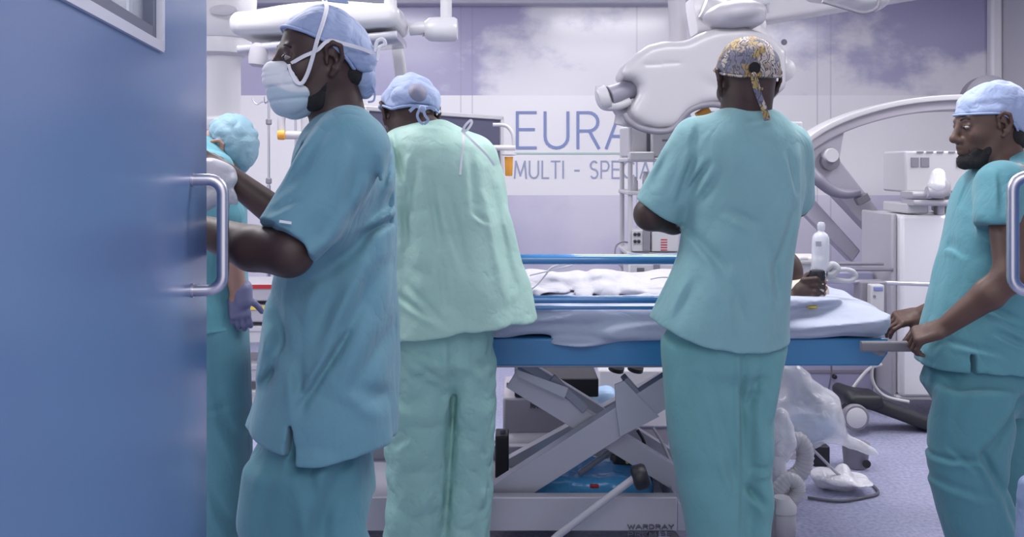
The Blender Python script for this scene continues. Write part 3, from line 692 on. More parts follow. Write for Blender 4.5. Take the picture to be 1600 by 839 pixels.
# monitor rack (patient monitor on shelves) between the two men
D = 5.0; xa, xb = P(976, 0, D)[0], P(1066, 0, D)[0]
t = thing('equipment_rack', ((xa+xb)/2, D, 0), 'white equipment rack with small monitor beside the wall lettering', 'equipment rack')
for x in (xa+.01, xb-.01):
    for y in (D-.16, D+.2): MB().tube([(x, y, .09), (x, y, z(200, D))], .013, 12, False).build('post', M_white, t)
for (py, nm) in ((250, 'shelf'), (300, 'shelf'), (392, 'shelf')):
    MB().box((xa-.01, D-.19, z(py+3, D)), (xb+.01, D+.22, z(py-3, D))).build(nm, M_white, t, bevel=.006)
MB().box((xa+.0, D-.2, z(251, D)), (P(1014, 0, D)[0], D-.12, z(238, D))).build('drawer_front', M_white, t, bevel=.008)
MB().box((xa-.02, D-.2, .09), (xb+.02, D+.24, .16)).build('base', M_offw, t, bevel=.01)
for (x, y) in ((xa+.03, D-.15), (xb-.03, D-.15), (xa+.03, D+.2), (xb-.03, D+.2)): MB().lathe((x-.012, y, .045), [(.04, 0), (.044, .004), (.044, .02), (.04, .024)], (1, 0, 0)).box((x-.01, y-.01, .05), (x+.01, y+.01, .095)).build('castor', M_dgrey, t)
m1 = thing('patient_monitor', (P(998, 0, D)[0], D, z(247, D)), 'small patient monitor on top shelf of the white rack', 'monitor')
R = np.array([nrm((1, .25, 0)), nrm((-.25, 1, 0)), (0, 0, 1)])
MB().obox(P(998, 222, D-.02), (.085, .07, .085), R).build('case', M_white, m1, bevel=.012)
MB().obox(P(992, 222, D-.02) - R[1]*.072 - R[0]*.0, (.045, .003, .055), R).build('screen', mat('grey_screen', (.36, .36, .40), .2), m1)
MB().obox(P(1003, 222, D-.02) + R[0]*.012 - R[1]*.072, (.012, .003, .07), R).build('side_panel', M_dgrey, m1)
MB().obox(P(998, 222, D-.02) + R[0]*.087, (.003, .05, .07), R).build('dark_side', M_screen, m1)
b1 = thing('recorder_unit', (P(1035, 0, D)[0], D, z(247, D)), 'flat white recorder unit right of the small monitor', 'recorder')
MB().box((P(1012, 0, D)[0], D-.14, z(247, D)+.001), (P(1056, 0, D)[0], D+.1, z(206, D))).build('case', M_white, b1, bevel=.01)
MB().box((P(1028, 0, D)[0], D-.145, z(222, D)), (P(1048, 0, D)[0], D-.139, z(219, D))).build('slot', M_grey, b1)
for i, (a, b_, h) in enumerate(((984, 992, 18), (1000, 1012, 26), (1020, 1030, 14))):
    MB().lathe((P((a+b_)/2, 0, D)[0], D-.08, z(297, D)), [(.018, 0), (.02, .004), (.02, h*D/FPX*.8), (.012, h*D/FPX), (.012, h*D/FPX+.012)]).build('supply_bottle', M_white if i != 1 else M_offw, None, loc=(P((a+b_)/2, 0, D)[0], D-.08, z(297, D)))
    o = bpy.data.objects[-1] if False else COL.objects[-1]; tag(o, ['short white bottle at the left of the rack shelf', 'tallest pale bottle on the rack shelf', 'small white bottle at the right of the rack shelf'][i], 'bottle')
D = 4.85; p = thing('infusion_pump', (P(1005, 0, D)[0], D, z(392, D)), 'tall white control unit with two pairs of black knobs', 'infusion pump')
MB().box((P(986, 0, D)[0], D-.05, z(392, D)+.0), (P(1014, 0, D)[0], D+.08, z(358, D))).build('case', M_white, p, bevel=.006)
MB().box((P(1002, 0, D)[0], D-.06, z(390, D)), (P(1013, 0, D)[0], D-.049, z(356, D))).build('side_strip', M_grey, p, bevel=.003)
for (a, b_) in ((992, 366), (998, 366), (992, 377), (998, 377)): MB().lathe(P(a, b_, D-.05), [(.009, -.002), (.009, .012), (.006, .014)], (0, -1, 0), 14).build('knob', M_black, p)
q = thing('gas_module', (P(1035, 0, D)[0], D, z(392, D)), 'white module with red markings beside the knob unit', 'medical module')
MB().box((P(1016, 0, D)[0], D-.05, z(392, D)), (P(1058, 0, D)[0], D+.08, z(340, D))).build('case', M_white, q, bevel=.006)
for k in range(5): MB().box((P(1030, 0, D)[0], D-.053, z(374+4*k, D)), (P(1040, 0, D)[0], D-.0495, z(372.5+4*k, D))).build('red_mark', M_red, q)
D = 4.6; q = thing('suction_unit', (P(1010, 0, D)[0], D, 0), 'white cabinet unit with dark socket behind the trolley rails', 'cabinet')
MB().box((P(978, 0, D)[0], D-.1, .08), (P(1060, 0, D)[0], D+.12, z(408, D))).build('body', M_white, q, bevel=.01)
MB().box((P(991, 0, D)[0], D-.106, z(425, D)), (P(1002, 0, D)[0], D-.099, z(415, D))).build('socket', M_dgrey, q)
MB().box((P(1016, 0, D)[0], D-.105, z(432, D)), (P(1026, 0, D)[0], D-.099, z(410, D))).build('vent_strip', M_grey, q)
MB().box((P(978, 0, D)[0]+.01, D-.09, .0), (P(1060, 0, D)[0]-.01, D+.11, .08)).build('plinth', M_grey, q)
tag(MB().tube([P(985, 380, 4.9), P(972, 378, 4.9), P(962, 386, 4.9), P(962, 405, 4.88), P(972, 418, 4.85)], .005, 8).build('cable', M_grey, None, loc=P(985, 380, 4.9)), 'thin grey cable looping left of the knob unit', 'cable')
# white edge monitor behind the man with patterned cap
D = 4.4; t = thing('side_monitor', (P(1240, 0, D)[0], D, 0), 'upright white-edged display behind the patterned-cap man\'s right shoulder', 'monitor')
R = np.array([nrm((1, .35, 0)), nrm((-.35, 1, 0)), (0, 0, 1)])
MB().obox(P(1222, 242, D), (.105, .025, .165), R).build('frame', M_white, t, bevel=.008)
MB().obox(P(1220, 240, D) - R[1]*.027, (.085, .004, .14), R).build('screen', M_screen, t)
MB().tube([P(1225, 290, D), (P(1225, 0, D)[0], D, .03)], .022, 14, False).lathe((P(1225, 0, D)[0], D, .0), [(.2, 0), (.2, .03), (.03, .05)]).build('stand', M_offw, t)

# C-arm
D = 5.56; t = thing('c_arm_machine', (P(1400, 0, D)[0], D, 0), 'big curved pale grey C-arm sweeping over the right background', 'c-arm x-ray machine')
arcp = [(1246, 236), (1262, 220), (1290, 203), (1320, 190), (1350, 180), (1385, 171), (1420, 165), (1460, 161), (1500, 160), (1545, 163), (1590, 172), (1640, 190)]
pts, _ = spline([P(a, b + 4, D) for a, b in arcp], [1]*len(arcp), 5)
MB().sweep(pts, rrect(.075, .20, .012), up=(0, 1, 0)).build('arc_face', mat('arc_grey', (.42, .40, .46), .35), t, bevel=.002, ang=40)
pts2, _ = spline([P(a, b - 6, D-.03) for a, b in arcp], [1]*len(arcp), 5)
MB().sweep(pts2, rrect(.035, .22, .008), up=(0, 1, 0)).build('arc_rail', M_white, t, ang=40)
MB().prism([P(1252, 236, D-.06), P(1320, 203, D-.06), P(1312, 250, D-.06), P(1420, 388, D-.06), P(1420, 414, D-.06), P(1392, 396, D-.06), P(1262, 258, D-.06)], (0, .14, 0)).build('support_arm', mat('support_grey', (.40, .38, .45), .38), t, bevel=.008)
MB().prism([P(1253, 312, D+.1), P(1262, 300, D+.1), P(1345, 392, D+.1), P(1332, 410, D+.1), P(1253, 330, D+.1)], (0, .1, 0)).build('lower_arm', mat('support_grey2', (.46, .44, .52), .38), t, bevel=.008)
MB().tube([P(1264, 262, D-.14), P(1278, 280, D-.16), P(1300, 297, D-.16), P(1322, 303, D-.16), P(1343, 300, D-.16)], [.03, .038, .036, .03, .026], 16).build('grey_handle', mat('handle_grey', (.22, .21, .27), .4), t, ang=60)
MB().beam(P(1338, 316, D-.14), P(1356, 306, D-.14), .05, .05).build('handle_clamp', M_grey, t, bevel=.006)
MB().lathe(P(1294, 252, D-.06), [(.055, 0), (.055, .05), (.03, .06)], (0, -1, 0)).build('joint_ring', M_grey, t, ang=40)
MB().lathe(P(1294, 243, D-.08), [(.044, 0), (.044, .06), (.040, .07)], (0, -1, 0)).build('round_cap', M_lamp, t, ang=30)
MB().lathe(P(1305, 255, D-.065), [(.005, 0), (.005, .006)], (0, -1, 0), 10).build('bolt', M_dgrey, t)
MB().box((P(1376, 0, D)[0], D-.1, z(455, D)), (P(1392, 0, D)[0]+.1, D+.2, z(338, D))).build('column', M_offw, t, bevel=.01)
# detector behind the last man
MB().lathe(P(1533, 158, D+.1), [(.12, 0), (.15, .02), (.155, .1), (.12, .13)], (0, -1, 0)).build('detector_drum', mat('drum_grey', (.16, .155, .19), .6), t, ang=50)
# mobile cabinet under it
D = 5.0; t = thing('equipment_cabinet', (P(1440, 0, D)[0], D, 0), 'tall white wheeled cabinet with blue badge behind the striding man', 'cabinet')
x0, x1 = P(1390, 0, D)[0], P(1555, 0, D)[0]
MB().box((x0, D-.15, z(610, D)), (x1, D+.35, z(334, D))).build('body', mat('cabinet_white', (.72, .71, .75), .3), t, bevel=.018)
MB().box((x0-.03, D-.10, z(612, D)), (x0-.0005, D+.33, z(332, D))).build('side_panel', M_offw, t, bevel=.01)
MB().box((P(1455, 0, D)[0], D-.157, z(370, D)), (P(1466, 0, D)[0], D-.149, z(360.5, D))).build('badge', M_navy, t)
MB().box((P(1455, 0, D)[0], D-.159, z(366, D)), (P(1466, 0, D)[0], D-.1565, z(364.6, D))).build('badge_stripe', M_white, t)
MB().box((x0-.02, D-.14, .10), (x1, D+.33, z(608, D)-.002)).build('lower_body', M_offw, t, bevel=.01)
F = Field(.008); b0 = P(1322, 615, D-.35); b1 = P(1450, 660, D-.28)
F.rbox((b0+b1)/2, (.27, .09, .032), np.array([nrm(b1-b0), (0, 1, 0), np.cross(nrm(b1-b0), (0, 1, 0))]), .03); F.rbox(P(1345, 622, D-.35), (.09, .09, .035), None, .03, k=.03)
F.rbox(P(1520, 670, D-.2), (.3, .12, .04), None, .03, k=.03)
sdf_build(F, 'black_foot', M_black, t, smooth=2)
for (a, b_, dd) in ((1334, 650, -.42), (1324, 646, -.22), (1500, 668, -.30)):
    w = MB().lathe(P(a, b_, D+dd), [(.055, 0), (.066, .006), (.068, .014), (.068, .030), (.062, .036)], (0, -1, 0), 30).build('wheel', M_dgrey if a != 1334 else M_grey, t, ang=40)
    MB().lathe(P(a, b_, D+dd) - V(0, .036, 0), [(.052, -.01), (.052, .004), (.046, .008)], (0, -1, 0), 30).build('wheel_cap', M_white, w, ang=40)
t2 = thing('control_console', (P(1460, 0, D)[0], D, z(334, D)), 'white vented console box above the badge cabinet', 'console')
MB().box((P(1408, 0, D)[0], D-.05, z(300, D)), (P(1530, 0, D)[0], D+.25, z(236, D))).build('case', M_white, t2, bevel=.012)
for (a, b_) in ((1417, 1429), (1432, 1445), (1487, 1500), (1503, 1515)): MB().box((P(a, 0, D)[0], D-.056, z(261, D)), (P(b_, 0, D)[0], D-.049, z(246, D))).build('grille', M_grey, t2, bevel=.002)
for a in (1426, 1441, 1457, 1475): MB().box((P(a, 0, D)[0], D-.056, z(239, D)), (P(a+10, 0, D)[0], D-.049, z(236.7, D))).build('slot', M_grey, t2)
MB().box((P(1402, 0, D)[0], D-.12, z(332, D)), (P(1436, 0, D)[0], D+.2, z(316, D))).build('left_foot', M_white, t2, bevel=.01)
MB().box((P(1480, 0, D)[0], D-.1, z(332, D)), (P(1530, 0, D)[0], D+.2, z(300, D))).build('right_foot', M_offw, t2, bevel=.01)
MB().sweep([P(1416, 304, D-.12), P(1460, 303, D-.12), P(1475, 300, D-.12)], rrect(.16, .035, .015), up=(0, 0, 1)).build('tray_upper', M_offw, t2, bevel=.004)
MB().sweep([P(1418, 316, D-.12), P(1475, 316, D-.12)], rrect(.16, .035, .015), up=(0, 0, 1)).build('tray_lower', M_offw, t2, bevel=.004)
MB().box((P(1447, 0, D)[0], D-.14, z(334, D)), (P(1458, 0, D)[0], D-.08, z(302, D))).build('stem', M_offw, t2, bevel=.008)
MB().tube([P(1448, 300, D-.2), P(1470, 300, D-.2), P(1474, 290, D-.2), P(1468, 284, D-.2)], [.03, .034, .036, .034], 16).build('cuff', M_offw, t2, ang=60)
F = Field(.005); F.cone(P(1464, 288, D-.2), P(1466, 273, D-.2), .046, .036, 0); sdf_build(F, 'white_dome', mat('glossy_white', (.85, .85, .87), .12, coat=.6), t2, smooth=2)

# horizontal steel rails and the small white device
t = thing('bed_side_rail', P(1360, 440, 4.55), 'long grey steel bar left of the striding man', 'rail')
MB().tube([P(1245, 438, 4.6), P(1330, 440, 4.55), P(1500, 446, 4.5)], .011, 12).build('long_bar', M_steel, t, ang=60)
MB().tube([P(1308, 412, 4.9), P(1380, 412, 4.9)], .010, 10, False).build('upper_bar', M_grey, t)
MB().tube([P(1318, 421, 4.9), P(1395, 421, 4.9)], .010, 10, False).build('lower_bar', M_grey, t)
D = 4.5; t = thing('pump_module', P(1366, 475, D), 'white clip-on pump with two dark blue windows on the bar', 'infusion pump')
R = np.array([(1, 0, 0), (0, 1, 0), (0, 0, 1)])
MB().box((P(1355, 0, D)[0], D-.05, z(499, D)), (P(1376, 0, D)[0], D+.05, z(443, D))).build('case', M_white, t, bevel=.008)
for (a, b_) in ((446, 452), (483, 492)): MB().box((P(1358.5, 0, D)[0], D-.055, z(b_, D)), (P(1373, 0, D)[0], D-.049, z(a, D))).build('window', M_navy, t, bevel=.003)
MB().lathe(P(1366, 463, D-.05), [(.007, -.002), (.007, .005)], (0, -1, 0), 14).build('button', M_grey, t)
MB().box((P(1345, 0, D)[0], D-.0, z(505, D)), (P(1387, 0, D)[0], D+.1, z(440, D))).build('rear_bracket', M_grey, t, bevel=.008)
D = 5.1; t = thing('anaesthesia_cabinet', (P(1320, 0, D)[0], D, 0), 'lilac-grey cabinet low behind the white bed end', 'cabinet')
MB().box((P(1240, 0, D)[0], D, .05), (2.06, D+.3, z(425, D))).build('body', mat('lilac_panel', (.33, .32, .46), .4), t, bevel=.01)
MB().box((P(1240, 0, D)[0], D-.008, z(582, D)), (2.05, D-.001, z(578, D))).build('drawer_gap', M_grey, t)
for (a, b_) in ((1303, 588), (1304, 470)): MB().lathe(P(a, b_, D-.002), [(.012, -.002), (.012, .02), (.008, .024)], (0, -1, 0), 14).build('knob', M_black, t)
tag(MB().tube([P(1298, 560, 5.04), P(1299, 585, 5.04), P(1294, 612, 5.04), P(1292, 640, 5.05)], .005, 8).build('cable', M_dgrey, None, loc=P(1298, 560, 5.04)), 'thin dark cable hanging in front of the lilac cabinet', 'cable')
for i, (pth, lb) in enumerate((([(1330, 610), (1345, 590), (1360, 575), (1378, 570)], 'white hose sloping up left above the black wheeled foot'), ([(1366, 560), (1362, 585), (1368, 605), (1385, 620), (1420, 628)], 'white looped hose hanging by the white cabinet'))):
    tag(MB().tube([P(a, b_, 4.72) for a, b_ in pth], .009, 10).build('hose', M_white, None, loc=P(*pth[0], 4.72), ang=60), lb, 'hose')

# storage trolley seen in the gaps at left
D = 5.2; t = thing('supply_cart', (P(400, 0, D)[0], D, 0), 'pale supply cart with coloured drawer strips behind the masked man', 'supply cart')
x0, x1 = P(340, 0, D)[0], P(450, 0, D)[0]
for x in (x0, x1):
    for y in (D-.15, D+.2): MB().tube([(x, y, .03), (x, y, z(425, D))], .012, 10, False).build('post', M_white, t)
for i, py in enumerate((438, 470, 502, 560, 600, 640)):
    s_ = MB().box((x0+.014, D-.16, z(py+26, D)), (x1-.014, D+.18, z(py, D)-.0)).build('drawer', [M_offw, M_offw, M_white, M_offw, M_white, M_offw][i], t, bevel=.008)
    MB().box((x0+.03, D-.166, z(py+7, D)), (x1-.03, D-.161, z(py+1, D))).build('edge_strip', [M_red, M_yellow, M_white, M_offw, M_offw, M_white][i], s_)
D = 4.3; t = thing('supply_cart', (P(590, 0, D)[0], D, 0), 'low pale trolley between the masked man and green gown', 'supply cart')
MB().box((P(562, 0, D)[0], D, z(720, D)), (P(612, 0, D)[0], D+.3, z(678, D))).build('drawer', mat('pinkish_grey', (.40, .34, .42), .4), t, bevel=.01)
F = Field(.006); F.rbox(P(590, 722, D-.02), (.05, .05, .05), nrm(np.eye(3)) if False else None, .02); F.mod(lambda p: vnoise(p*30)*.008); sdf_build(F, 'plastic_wrap', M_bag, t)
MB().box((P(562, 0, D)[0], D+.02, .1), (P(612, 0, D)[0], D+.3, z(740, D))).build('lower_shelf', M_offw, t, bevel=.01)
MB().lathe(P(600, 790, D-.02), [(.03, 0), (.045, .006), (.045, .03), (.03, .036)], (1, 0, 0)).build('castor', M_black, t)
# ---------------------------------------------------------------- patient trolley
NY, FY = 3.04, 3.72
T = thing('patient_trolley', (.25, (NY+FY)/2, 0), 'blue and grey scissor-lift patient trolley with blue side rails', 'patient trolley')
zz = lambda py, D=NY: CZ - (py - HY)*D/FPX
xx = lambda px, D=NY: (px - 800)*D/FPX
XL, XR = -.84, xx(1388)
mb = MB(); zt, zb = zz(529), zz(572)
mb.prism([(XL, NY, zb), (XR-.03, NY, zb), (XR, NY, zz(552)), (XR, NY, zt), (XL, NY, zt)], (0, FY-NY, 0)); mb.build('bed_frame', M_trolley, T, bevel=.006)
MB().box((XL+.03, NY+.03, zb-.012), (xx(1030)+.1, NY+.07, zb)).box((XL+.03, FY-.07, zb-.05), (XR-.2, FY-.03, zb)).build('under_channel', M_metalgrey, T, bevel=.003)
MB().sweep([P(1345, 541, NY-.12), P(1425, 541, NY-.12)], rrect(.034, .024, .008), up=(0, 1, 0)).box((xx(1352), NY-.11, zz(541)-.01), (xx(1362), NY+.01, zz(541)+.01)).build('push_handle', mat('handle_cover_grey', (.17, .165, .19), .45), T, bevel=.002)
for py, r in ((402.5, .0175), (464, .013)):
    ya = NY - .055; x0, x1 = xx(690), xx(1100); z0 = zz(py)
    pts = [(x0, ya, zz(520)), (x0, ya, z0-.04), (x0+.012, ya, z0-.012), (x0+.04, ya, z0), (x1-.04, ya, z0), (x1-.012, ya, z0-.012), (x1, ya, z0-.04), (x1, ya, zz(520))]
    rl = MB().tube(pts, r, 16, smooth=False).build('side_rail', M_rail, T, ang=60)
MB().tube([(xx(690), NY-.055, zz(477)), (xx(1100), NY-.055, zz(477))], .006, 10, False).build('side_rail_rod', M_rail, T)
# scissor arms: near and far pair
MG = mat('scissor_grey', (.40, .40, .46), .38, metal=.2); MGd = mat('scissor_grey_edge', (.22, .23, .29), .4, metal=.2)
def channel(a, b, w, y0, th, name='scissor_arm'):
    A, B = V(a[0], y0, a[1]), V(b[0], y0, b[1]); d = nrm(B - A); up = nrm(np.cross(d, (0, 1, 0))); up = up if up[2] > 0 else -up; L = np.linalg.norm(B-A)/2; c = (A+B)/2
    m_ = MB().obox(c, (L, .004, w/2), (d, (0, 1, 0), up)).obox(c + up*(w/2-.003) + V(0, th/2, 0), (L, th/2, .003), (d, (0, 1, 0), up)).obox(c - up*(w/2-.003) + V(0, th/2, 0), (L, th/2, .003), (d, (0, 1, 0), up))
    return m_.build(name, MG, T, bevel=.0015)
def pz(px, py, D): p = P(px, py, D); return (p[0], p[2])
Y1 = 3.11
channel(pz(768, 786, Y1), pz(1075, 590, Y1), .098, Y1, .055)
channel(pz(800, 590, Y1+.07), pz(1110, 782, Y1+.07), .078, Y1+.07, .05)
MB().prism([P(960, 600, Y1-.004), P(975, 594, Y1-.004), P(1014, 636, Y1-.004), P(1030, 650, Y1-.004), P(968, 682, Y1-.004), P(962, 640, Y1-.004)], (0, -.008, 0)).build('gusset_plate', MG, T, bevel=.002)
MB().prism([P(973, 596, Y1-.0), P(980, 590, Y1-.0), P(1016, 630, Y1-.0), P(1010, 636, Y1-.0)], (0, .07, 0)).build('gusset_flange', MGd, T, bevel=.002)
MB().lathe(P(957, 659, Y1+.068), [(.017, 0), (.019, .004), (.019, .014), (.014, .018)], (0, -1, 0)).lathe(P(957, 659, Y1+.06), [(.009, .012), (.009, .024)], (0, -1, 0)).build('pivot_bolt', M_metalgrey, T, ang=40)
Y2 = 3.60
channel(pz(775, 745, Y2), pz(1040, 600, Y2), .08, Y2, .05); channel(pz(815, 575, Y2), pz(1090, 745, Y2), .08, Y2-.02, .05)
MB().beam(P(862, 590, Y1+.06), P(915, 640, Y1+.06), .03, .02).build('link_bar', MGd, T, bevel=.002)
MB().sweep([P(905, 740, 3.3), P(975, 690, 3.3)], rrect(.02, .02, .006)).build('gas_strut', MGd, T, bevel=.002)
lab = MB().prism([P(806, 577, Y1+.02), P(888, 606, Y1+.02), P(882, 622, Y1+.02), P(812, 590, Y1+.02)], (0, .002, 0)).build('warning_label', M_ltprint, T)
# base with lettering
zc = zz(776)
MB().box((XL+.1, NY-.005, .14), (xx(1058), NY+.04, zc)).build('base_cover', mat('base_grey', (.42, .41, .46), .36, metal=.15), T, bevel=.004)
MB().box((XL+.1, NY+.04, .14), (xx(1058), FY, .17)).box((XL+.1, FY-.04, .14), (xx(1058), FY, zc-.03)).build('base_tray', MG, T, bevel=.004)
MB().prism([(xx(1058), NY-.004, .14), (xx(1058), NY-.004, zc-.01), (xx(1108), NY-.004, .14)], (0, .68, 0)).build('base_end', MG, T, bevel=.004)
o = P(981, 826, NY-.0055); pt = T
mb = lettering('WARDRAY', o, (1, 0, 0), (0, 0, 1), .0135, .0030, width=.155); mb2 = lettering('PREMISE', P(981, 836.5, NY-.0055), (1, 0, 0), (0, 0, 1), .0125, .0030, width=.150)
for m_ in (mb, mb2): m_.v = [(a, NY-.0055-(abs(b-(NY-.0055))), c) for a, b, c in m_.v]
mb.build('printed_name', M_dtext, T); mb2.build('printed_name', M_dtext, T)
MB().box((o[0], NY-.0068, zz(828.8)), (o[0]+.155, NY-.0052, zz(827.6))).build('printed_rule', M_dtext, T)
# hydraulic lever with knob
MB().tube([P(852, 856, 2.93), P(870, 838, 2.93), P(992, 746, 2.95)], .012, 14, False).build('lever', mat('lever_grey', (.42, .41, .46), .35), T, ang=60)
dl = nrm(P(992, 746, 2.95) - P(870, 838, 2.93))
MB().lathe(P(990, 748, 2.95), [(.014, -.004), (.036, 0), (.041, .010), (.041, .036), (.034, .046), (.006, .047)], nrm(dl + V(.5, 0, -.25)), 26).build('lever_knob', M_black, T, ang=40)
MB().beam(P(850, 856, 2.93), (xx(850), NY, zz(856)), .03, .03).build('lever_bracket', MG, T, bevel=.003)
for (x, y) in ((XL+.25, NY+.06), (xx(1040), NY+.06), (XL+.25, FY-.06), (xx(1040), FY-.06)):
    w = MB().lathe((x, y-.016, .065), [(.05, 0), (.063, .006), (.065, .016), (.063, .026), (.05, .032)], (0, 1, 0), 30).build('castor', M_dgrey, T, ang=40)
    MB().box((x-.02, y-.024, .065), (x+.02, y+.024, .14)).build('castor_fork', M_metalgrey, w, bevel=.003)

# mattress and sheets
M_sheet = mat('pale_blue_sheet', (.42, .455, .58), .7, sheen=.2, bump=[('ridge', 7, (1, 1, 2.2), .5, .02), ('noise', 60, (1, 1, 1), .06, .002)])
M_wsheet = mat('white_drape', (.47, .46, .52), .6, bump=[('ridge', 11, (1, 1, 1.4), .6, .02)])
F = Field(.010); mx0, mx1 = XL+.04, xx(1378)
F.rbox(((mx0+mx1)/2, (NY+FY)/2, (zz(528)+zz(480))/2), ((mx1-mx0)/2-.02, (FY-NY)/2-.035, (zz(480)-zz(528))/2-.008), None, .03)
sdf_build(F, 'mattress', mat('mattress_blue', (.06, .12, .28), .5), None, loc=((mx0+mx1)/2, (NY+FY)/2, zt)); tag(COL.objects[-1], 'mattress wrapped in pale sheets on the blue trolley frame', 'mattress')
# sheet: wraps the mattress and hangs over the near side with a wavy edge
F = Field(.006)
def sheet_f(p):
    x, y, z_ = p.T; c = V((mx0+mx1)/2, (NY+FY)/2, (zz(528)+zz(478))/2)
    hx, hy, hz = (mx1-mx0)/2+.006, (FY-NY)/2+.016, (zz(478)-zz(528))/2+.002
    bul = .014*vnoise(np.stack([x*5, y*4, z_*26], 1), 3) + .013*ridged(np.stack([x*3.2 + z_*6, y*3, z_*20 - x*2], 1), 5)
    q = np.abs(p - c) - (np.array([hx, hy, hz]) - .035); d = np.sqrt((np.maximum(q, 0)**2).sum(1)) + np.minimum(q.max(1), 0) - .035 - bul*(1 + 1.0*(y < NY+.05))
    low = np.interp(x, [xx(770), xx(800), xx(860), xx(930), xx(1000), xx(1040), xx(1230), xx(1375)], [zz(527), zz(531), zz(537), zz(541), zz(537), zz(534), zz(528), zz(526)])
    return smax(d, low - z_, .006)
F.fn(sheet_f, (mx0-.03, NY-.05, zz(545)), (mx1+.03, FY+.03, zz(470)), 0, 'add')
# rolled blanket edges and folds along the near side under the rails
F.cone(P(830, 474, NY+.03), P(1010, 470, NY+.05), .018, .022, .02); F.cone(P(1010, 470, NY+.05), P(1110, 474, NY+.05), .022, .024, .02)
F.cone(P(820, 486, NY+.0), P(920, 491, NY-.01), .020, .022, .02); F.cone(P(920, 491, NY-.01), P(1060, 488, NY+.01), .022, .02, .02)
F.ell(P(1290, 487, NY+.12), (.16, .14, .045), k=.04); F.ell(P(1340, 500, NY+.05), (.07, .10, .035), k=.04)
sdf_build(F, 'bed_sheet', M_sheet, None, smooth=1, loc=P(1000, 500, NY)); tag(COL.objects[-1], 'rumpled pale blue sheet hanging over the near side of the trolley', 'sheet')

# patient under white drapes: one continuous body, feet to the left
PZ = zz(478) + .012
PT = thing('person', (xx(1000), 3.38, PZ), 'person lying on the trolley under white drapes, one dark hand gripping a black collar', 'person')
M_skin = mat('dark_skin', (.056, .032, .028), .48, spec=.4, mottled=.12, bump=[('noise', 160, (1, 1, 1), .10, .0015)])
M_palm = mat('nail_skin', (.30, .17, .14), .4)
F = Field(.0045); yb = 3.36; PB = PZ - .072
hx_ = xx(1205, yb); Rh = frame((-.05, -.05, 1), up=(1, 0, .1))
head_sdf(F, V(hx_, yb, PZ + .07), Rh, .95)
F.cone((hx_-.07, yb, PZ+.055), (hx_-.16, yb, PZ+.02), .050, .050, .03)
F.cone((hx_-.20, yb-.12, PB+.065), (hx_-.20, yb+.12, PB+.065), .055, .055, .05)
F.loft([(hx_-.66, yb, PB+.06, .12, .055), (hx_-.5, yb, PB+.06, .14, .055), (hx_-.3, yb, PB+.07, .16, .065), (hx_-.2, yb, PB+.065, .15, .055)], ax=0, k=.03)
for g in (-1, 1):
    F.cone((hx_-.66, yb+g*.08, PB+.06), (hx_-1.08, yb+g*.09, PB+.055), .058, .048, .03); F.cone((hx_-1.08, yb+g*.09, PB+.055), (hx_-1.42, yb+g*.09, PB+.05), .046, .034, .02)
    F.cone((hx_-1.42, yb+g*.09, PB+.04), (hx_-1.46, yb+g*.10, PB+.13), .03, .026, .02)
# far arm along the side, near arm bent so that the fist stands on the sheet right of the man's tunic
F.cone((hx_-.20, yb+.17, PZ+.01), (hx_-.45, yb+.20, PZ+.0), .044, .040, .03); F.cone((hx_-.45, yb+.20, PZ+.0), (hx_-.68, yb+.18, PZ+.0), .038, .028, .01); F.rbox((hx_-.74, yb+.17, PZ+.0), (.05, .04, .016), None, .014, k=.015)
el = P(1190, 483, 3.10); wr = P(1238, 470, 3.12)
F.cone((hx_-.19, yb-.16, PZ+.03), el, .044, .040, .03); F.cone(el, wr, .040, .031, .015)
F.cone(wr, P(1262, 452, 3.12), .032, .030, .015); F.ell(P(1258, 456, 3.10), (.042, .032, .040), k=.015)
for (x1, y1, x2, y2, x3, y3) in ((1255, 438, 1275, 436, 1288, 441), (1258, 446, 1276, 446, 1289, 450), (1258, 456, 1275, 456, 1287, 459), (1256, 465, 1272, 465, 1283, 467)):
    F.cone(P(x1, y1, 3.09), P(x2, y2, 3.065), .0105, .0105, .006); F.cone(P(x2, y2, 3.065), P(x3, y3, 3.085), .0102, .0095, .003)
F.cone(P(1250, 448, 3.13), P(1262, 430, 3.13), .013, .011, .01); F.cone(P(1262, 430, 3.13), P(1276, 424, 3.10), .0108, .0095, .004)
sdf_build(F, 'body', M_skin, PT)
F = Field(.003)
for (a, b_) in ((1289.5, 440), (1290.5, 449.5), (1288.5, 458.5), (1284.5, 466.5)): F.ell(P(a, b_, 3.077), (.0065, .0055, .0075), k=0)
sdf_build(F, 'fingertips', M_palm, PT, label='paler fingertips of the gripping hand')
# drape over the patient
F = Field(.007)
F.loft([(hx_-1.54, yb, PB+.04, .18, .05), (hx_-1.44, yb, PB+.08, .21, .09), (hx_-1.05, yb, PB+.055, .21, .075), (hx_-.70, yb, PB+.055, .23, .075), (hx_-.45, yb, PB+.055, .25, .08), (hx_-.22, yb, PB+.055, .25, .085), (hx_-.13, yb, PB+.03, .2, .045)], ax=0, k=.03, n=2.3)
F.mod(lambda p: .012*vnoise(p*[7, 6, 10], 2) + .009*ridged(p*[12, 9, 15] + p[:,[2, 0, 1]]*4, 4))
for (a, b_, r) in ((905, 424, .030), (930, 420, .026), (950, 424, .028), (880, 430, .036), (850, 428, .045), (835, 432, .05)): F.ell(P(a, b_ + 10, 3.30), (r*1.2, .07, r*.8), k=.03)
F.fn(lambda p: PZ + .004 - p[:,2], (-2, 2, 0), (2, 5, 2), 0, 'int')
sdf_build(F, 'drape', M_wsheet, PT, smooth=1, label='rumpled white drape covering the lying body')
F = Field(.006); F.rbox(P(1240, 455, 3.38), (.09, .16, .055), None, .04); F.mod(lambda p: .006*vnoise(p*14))
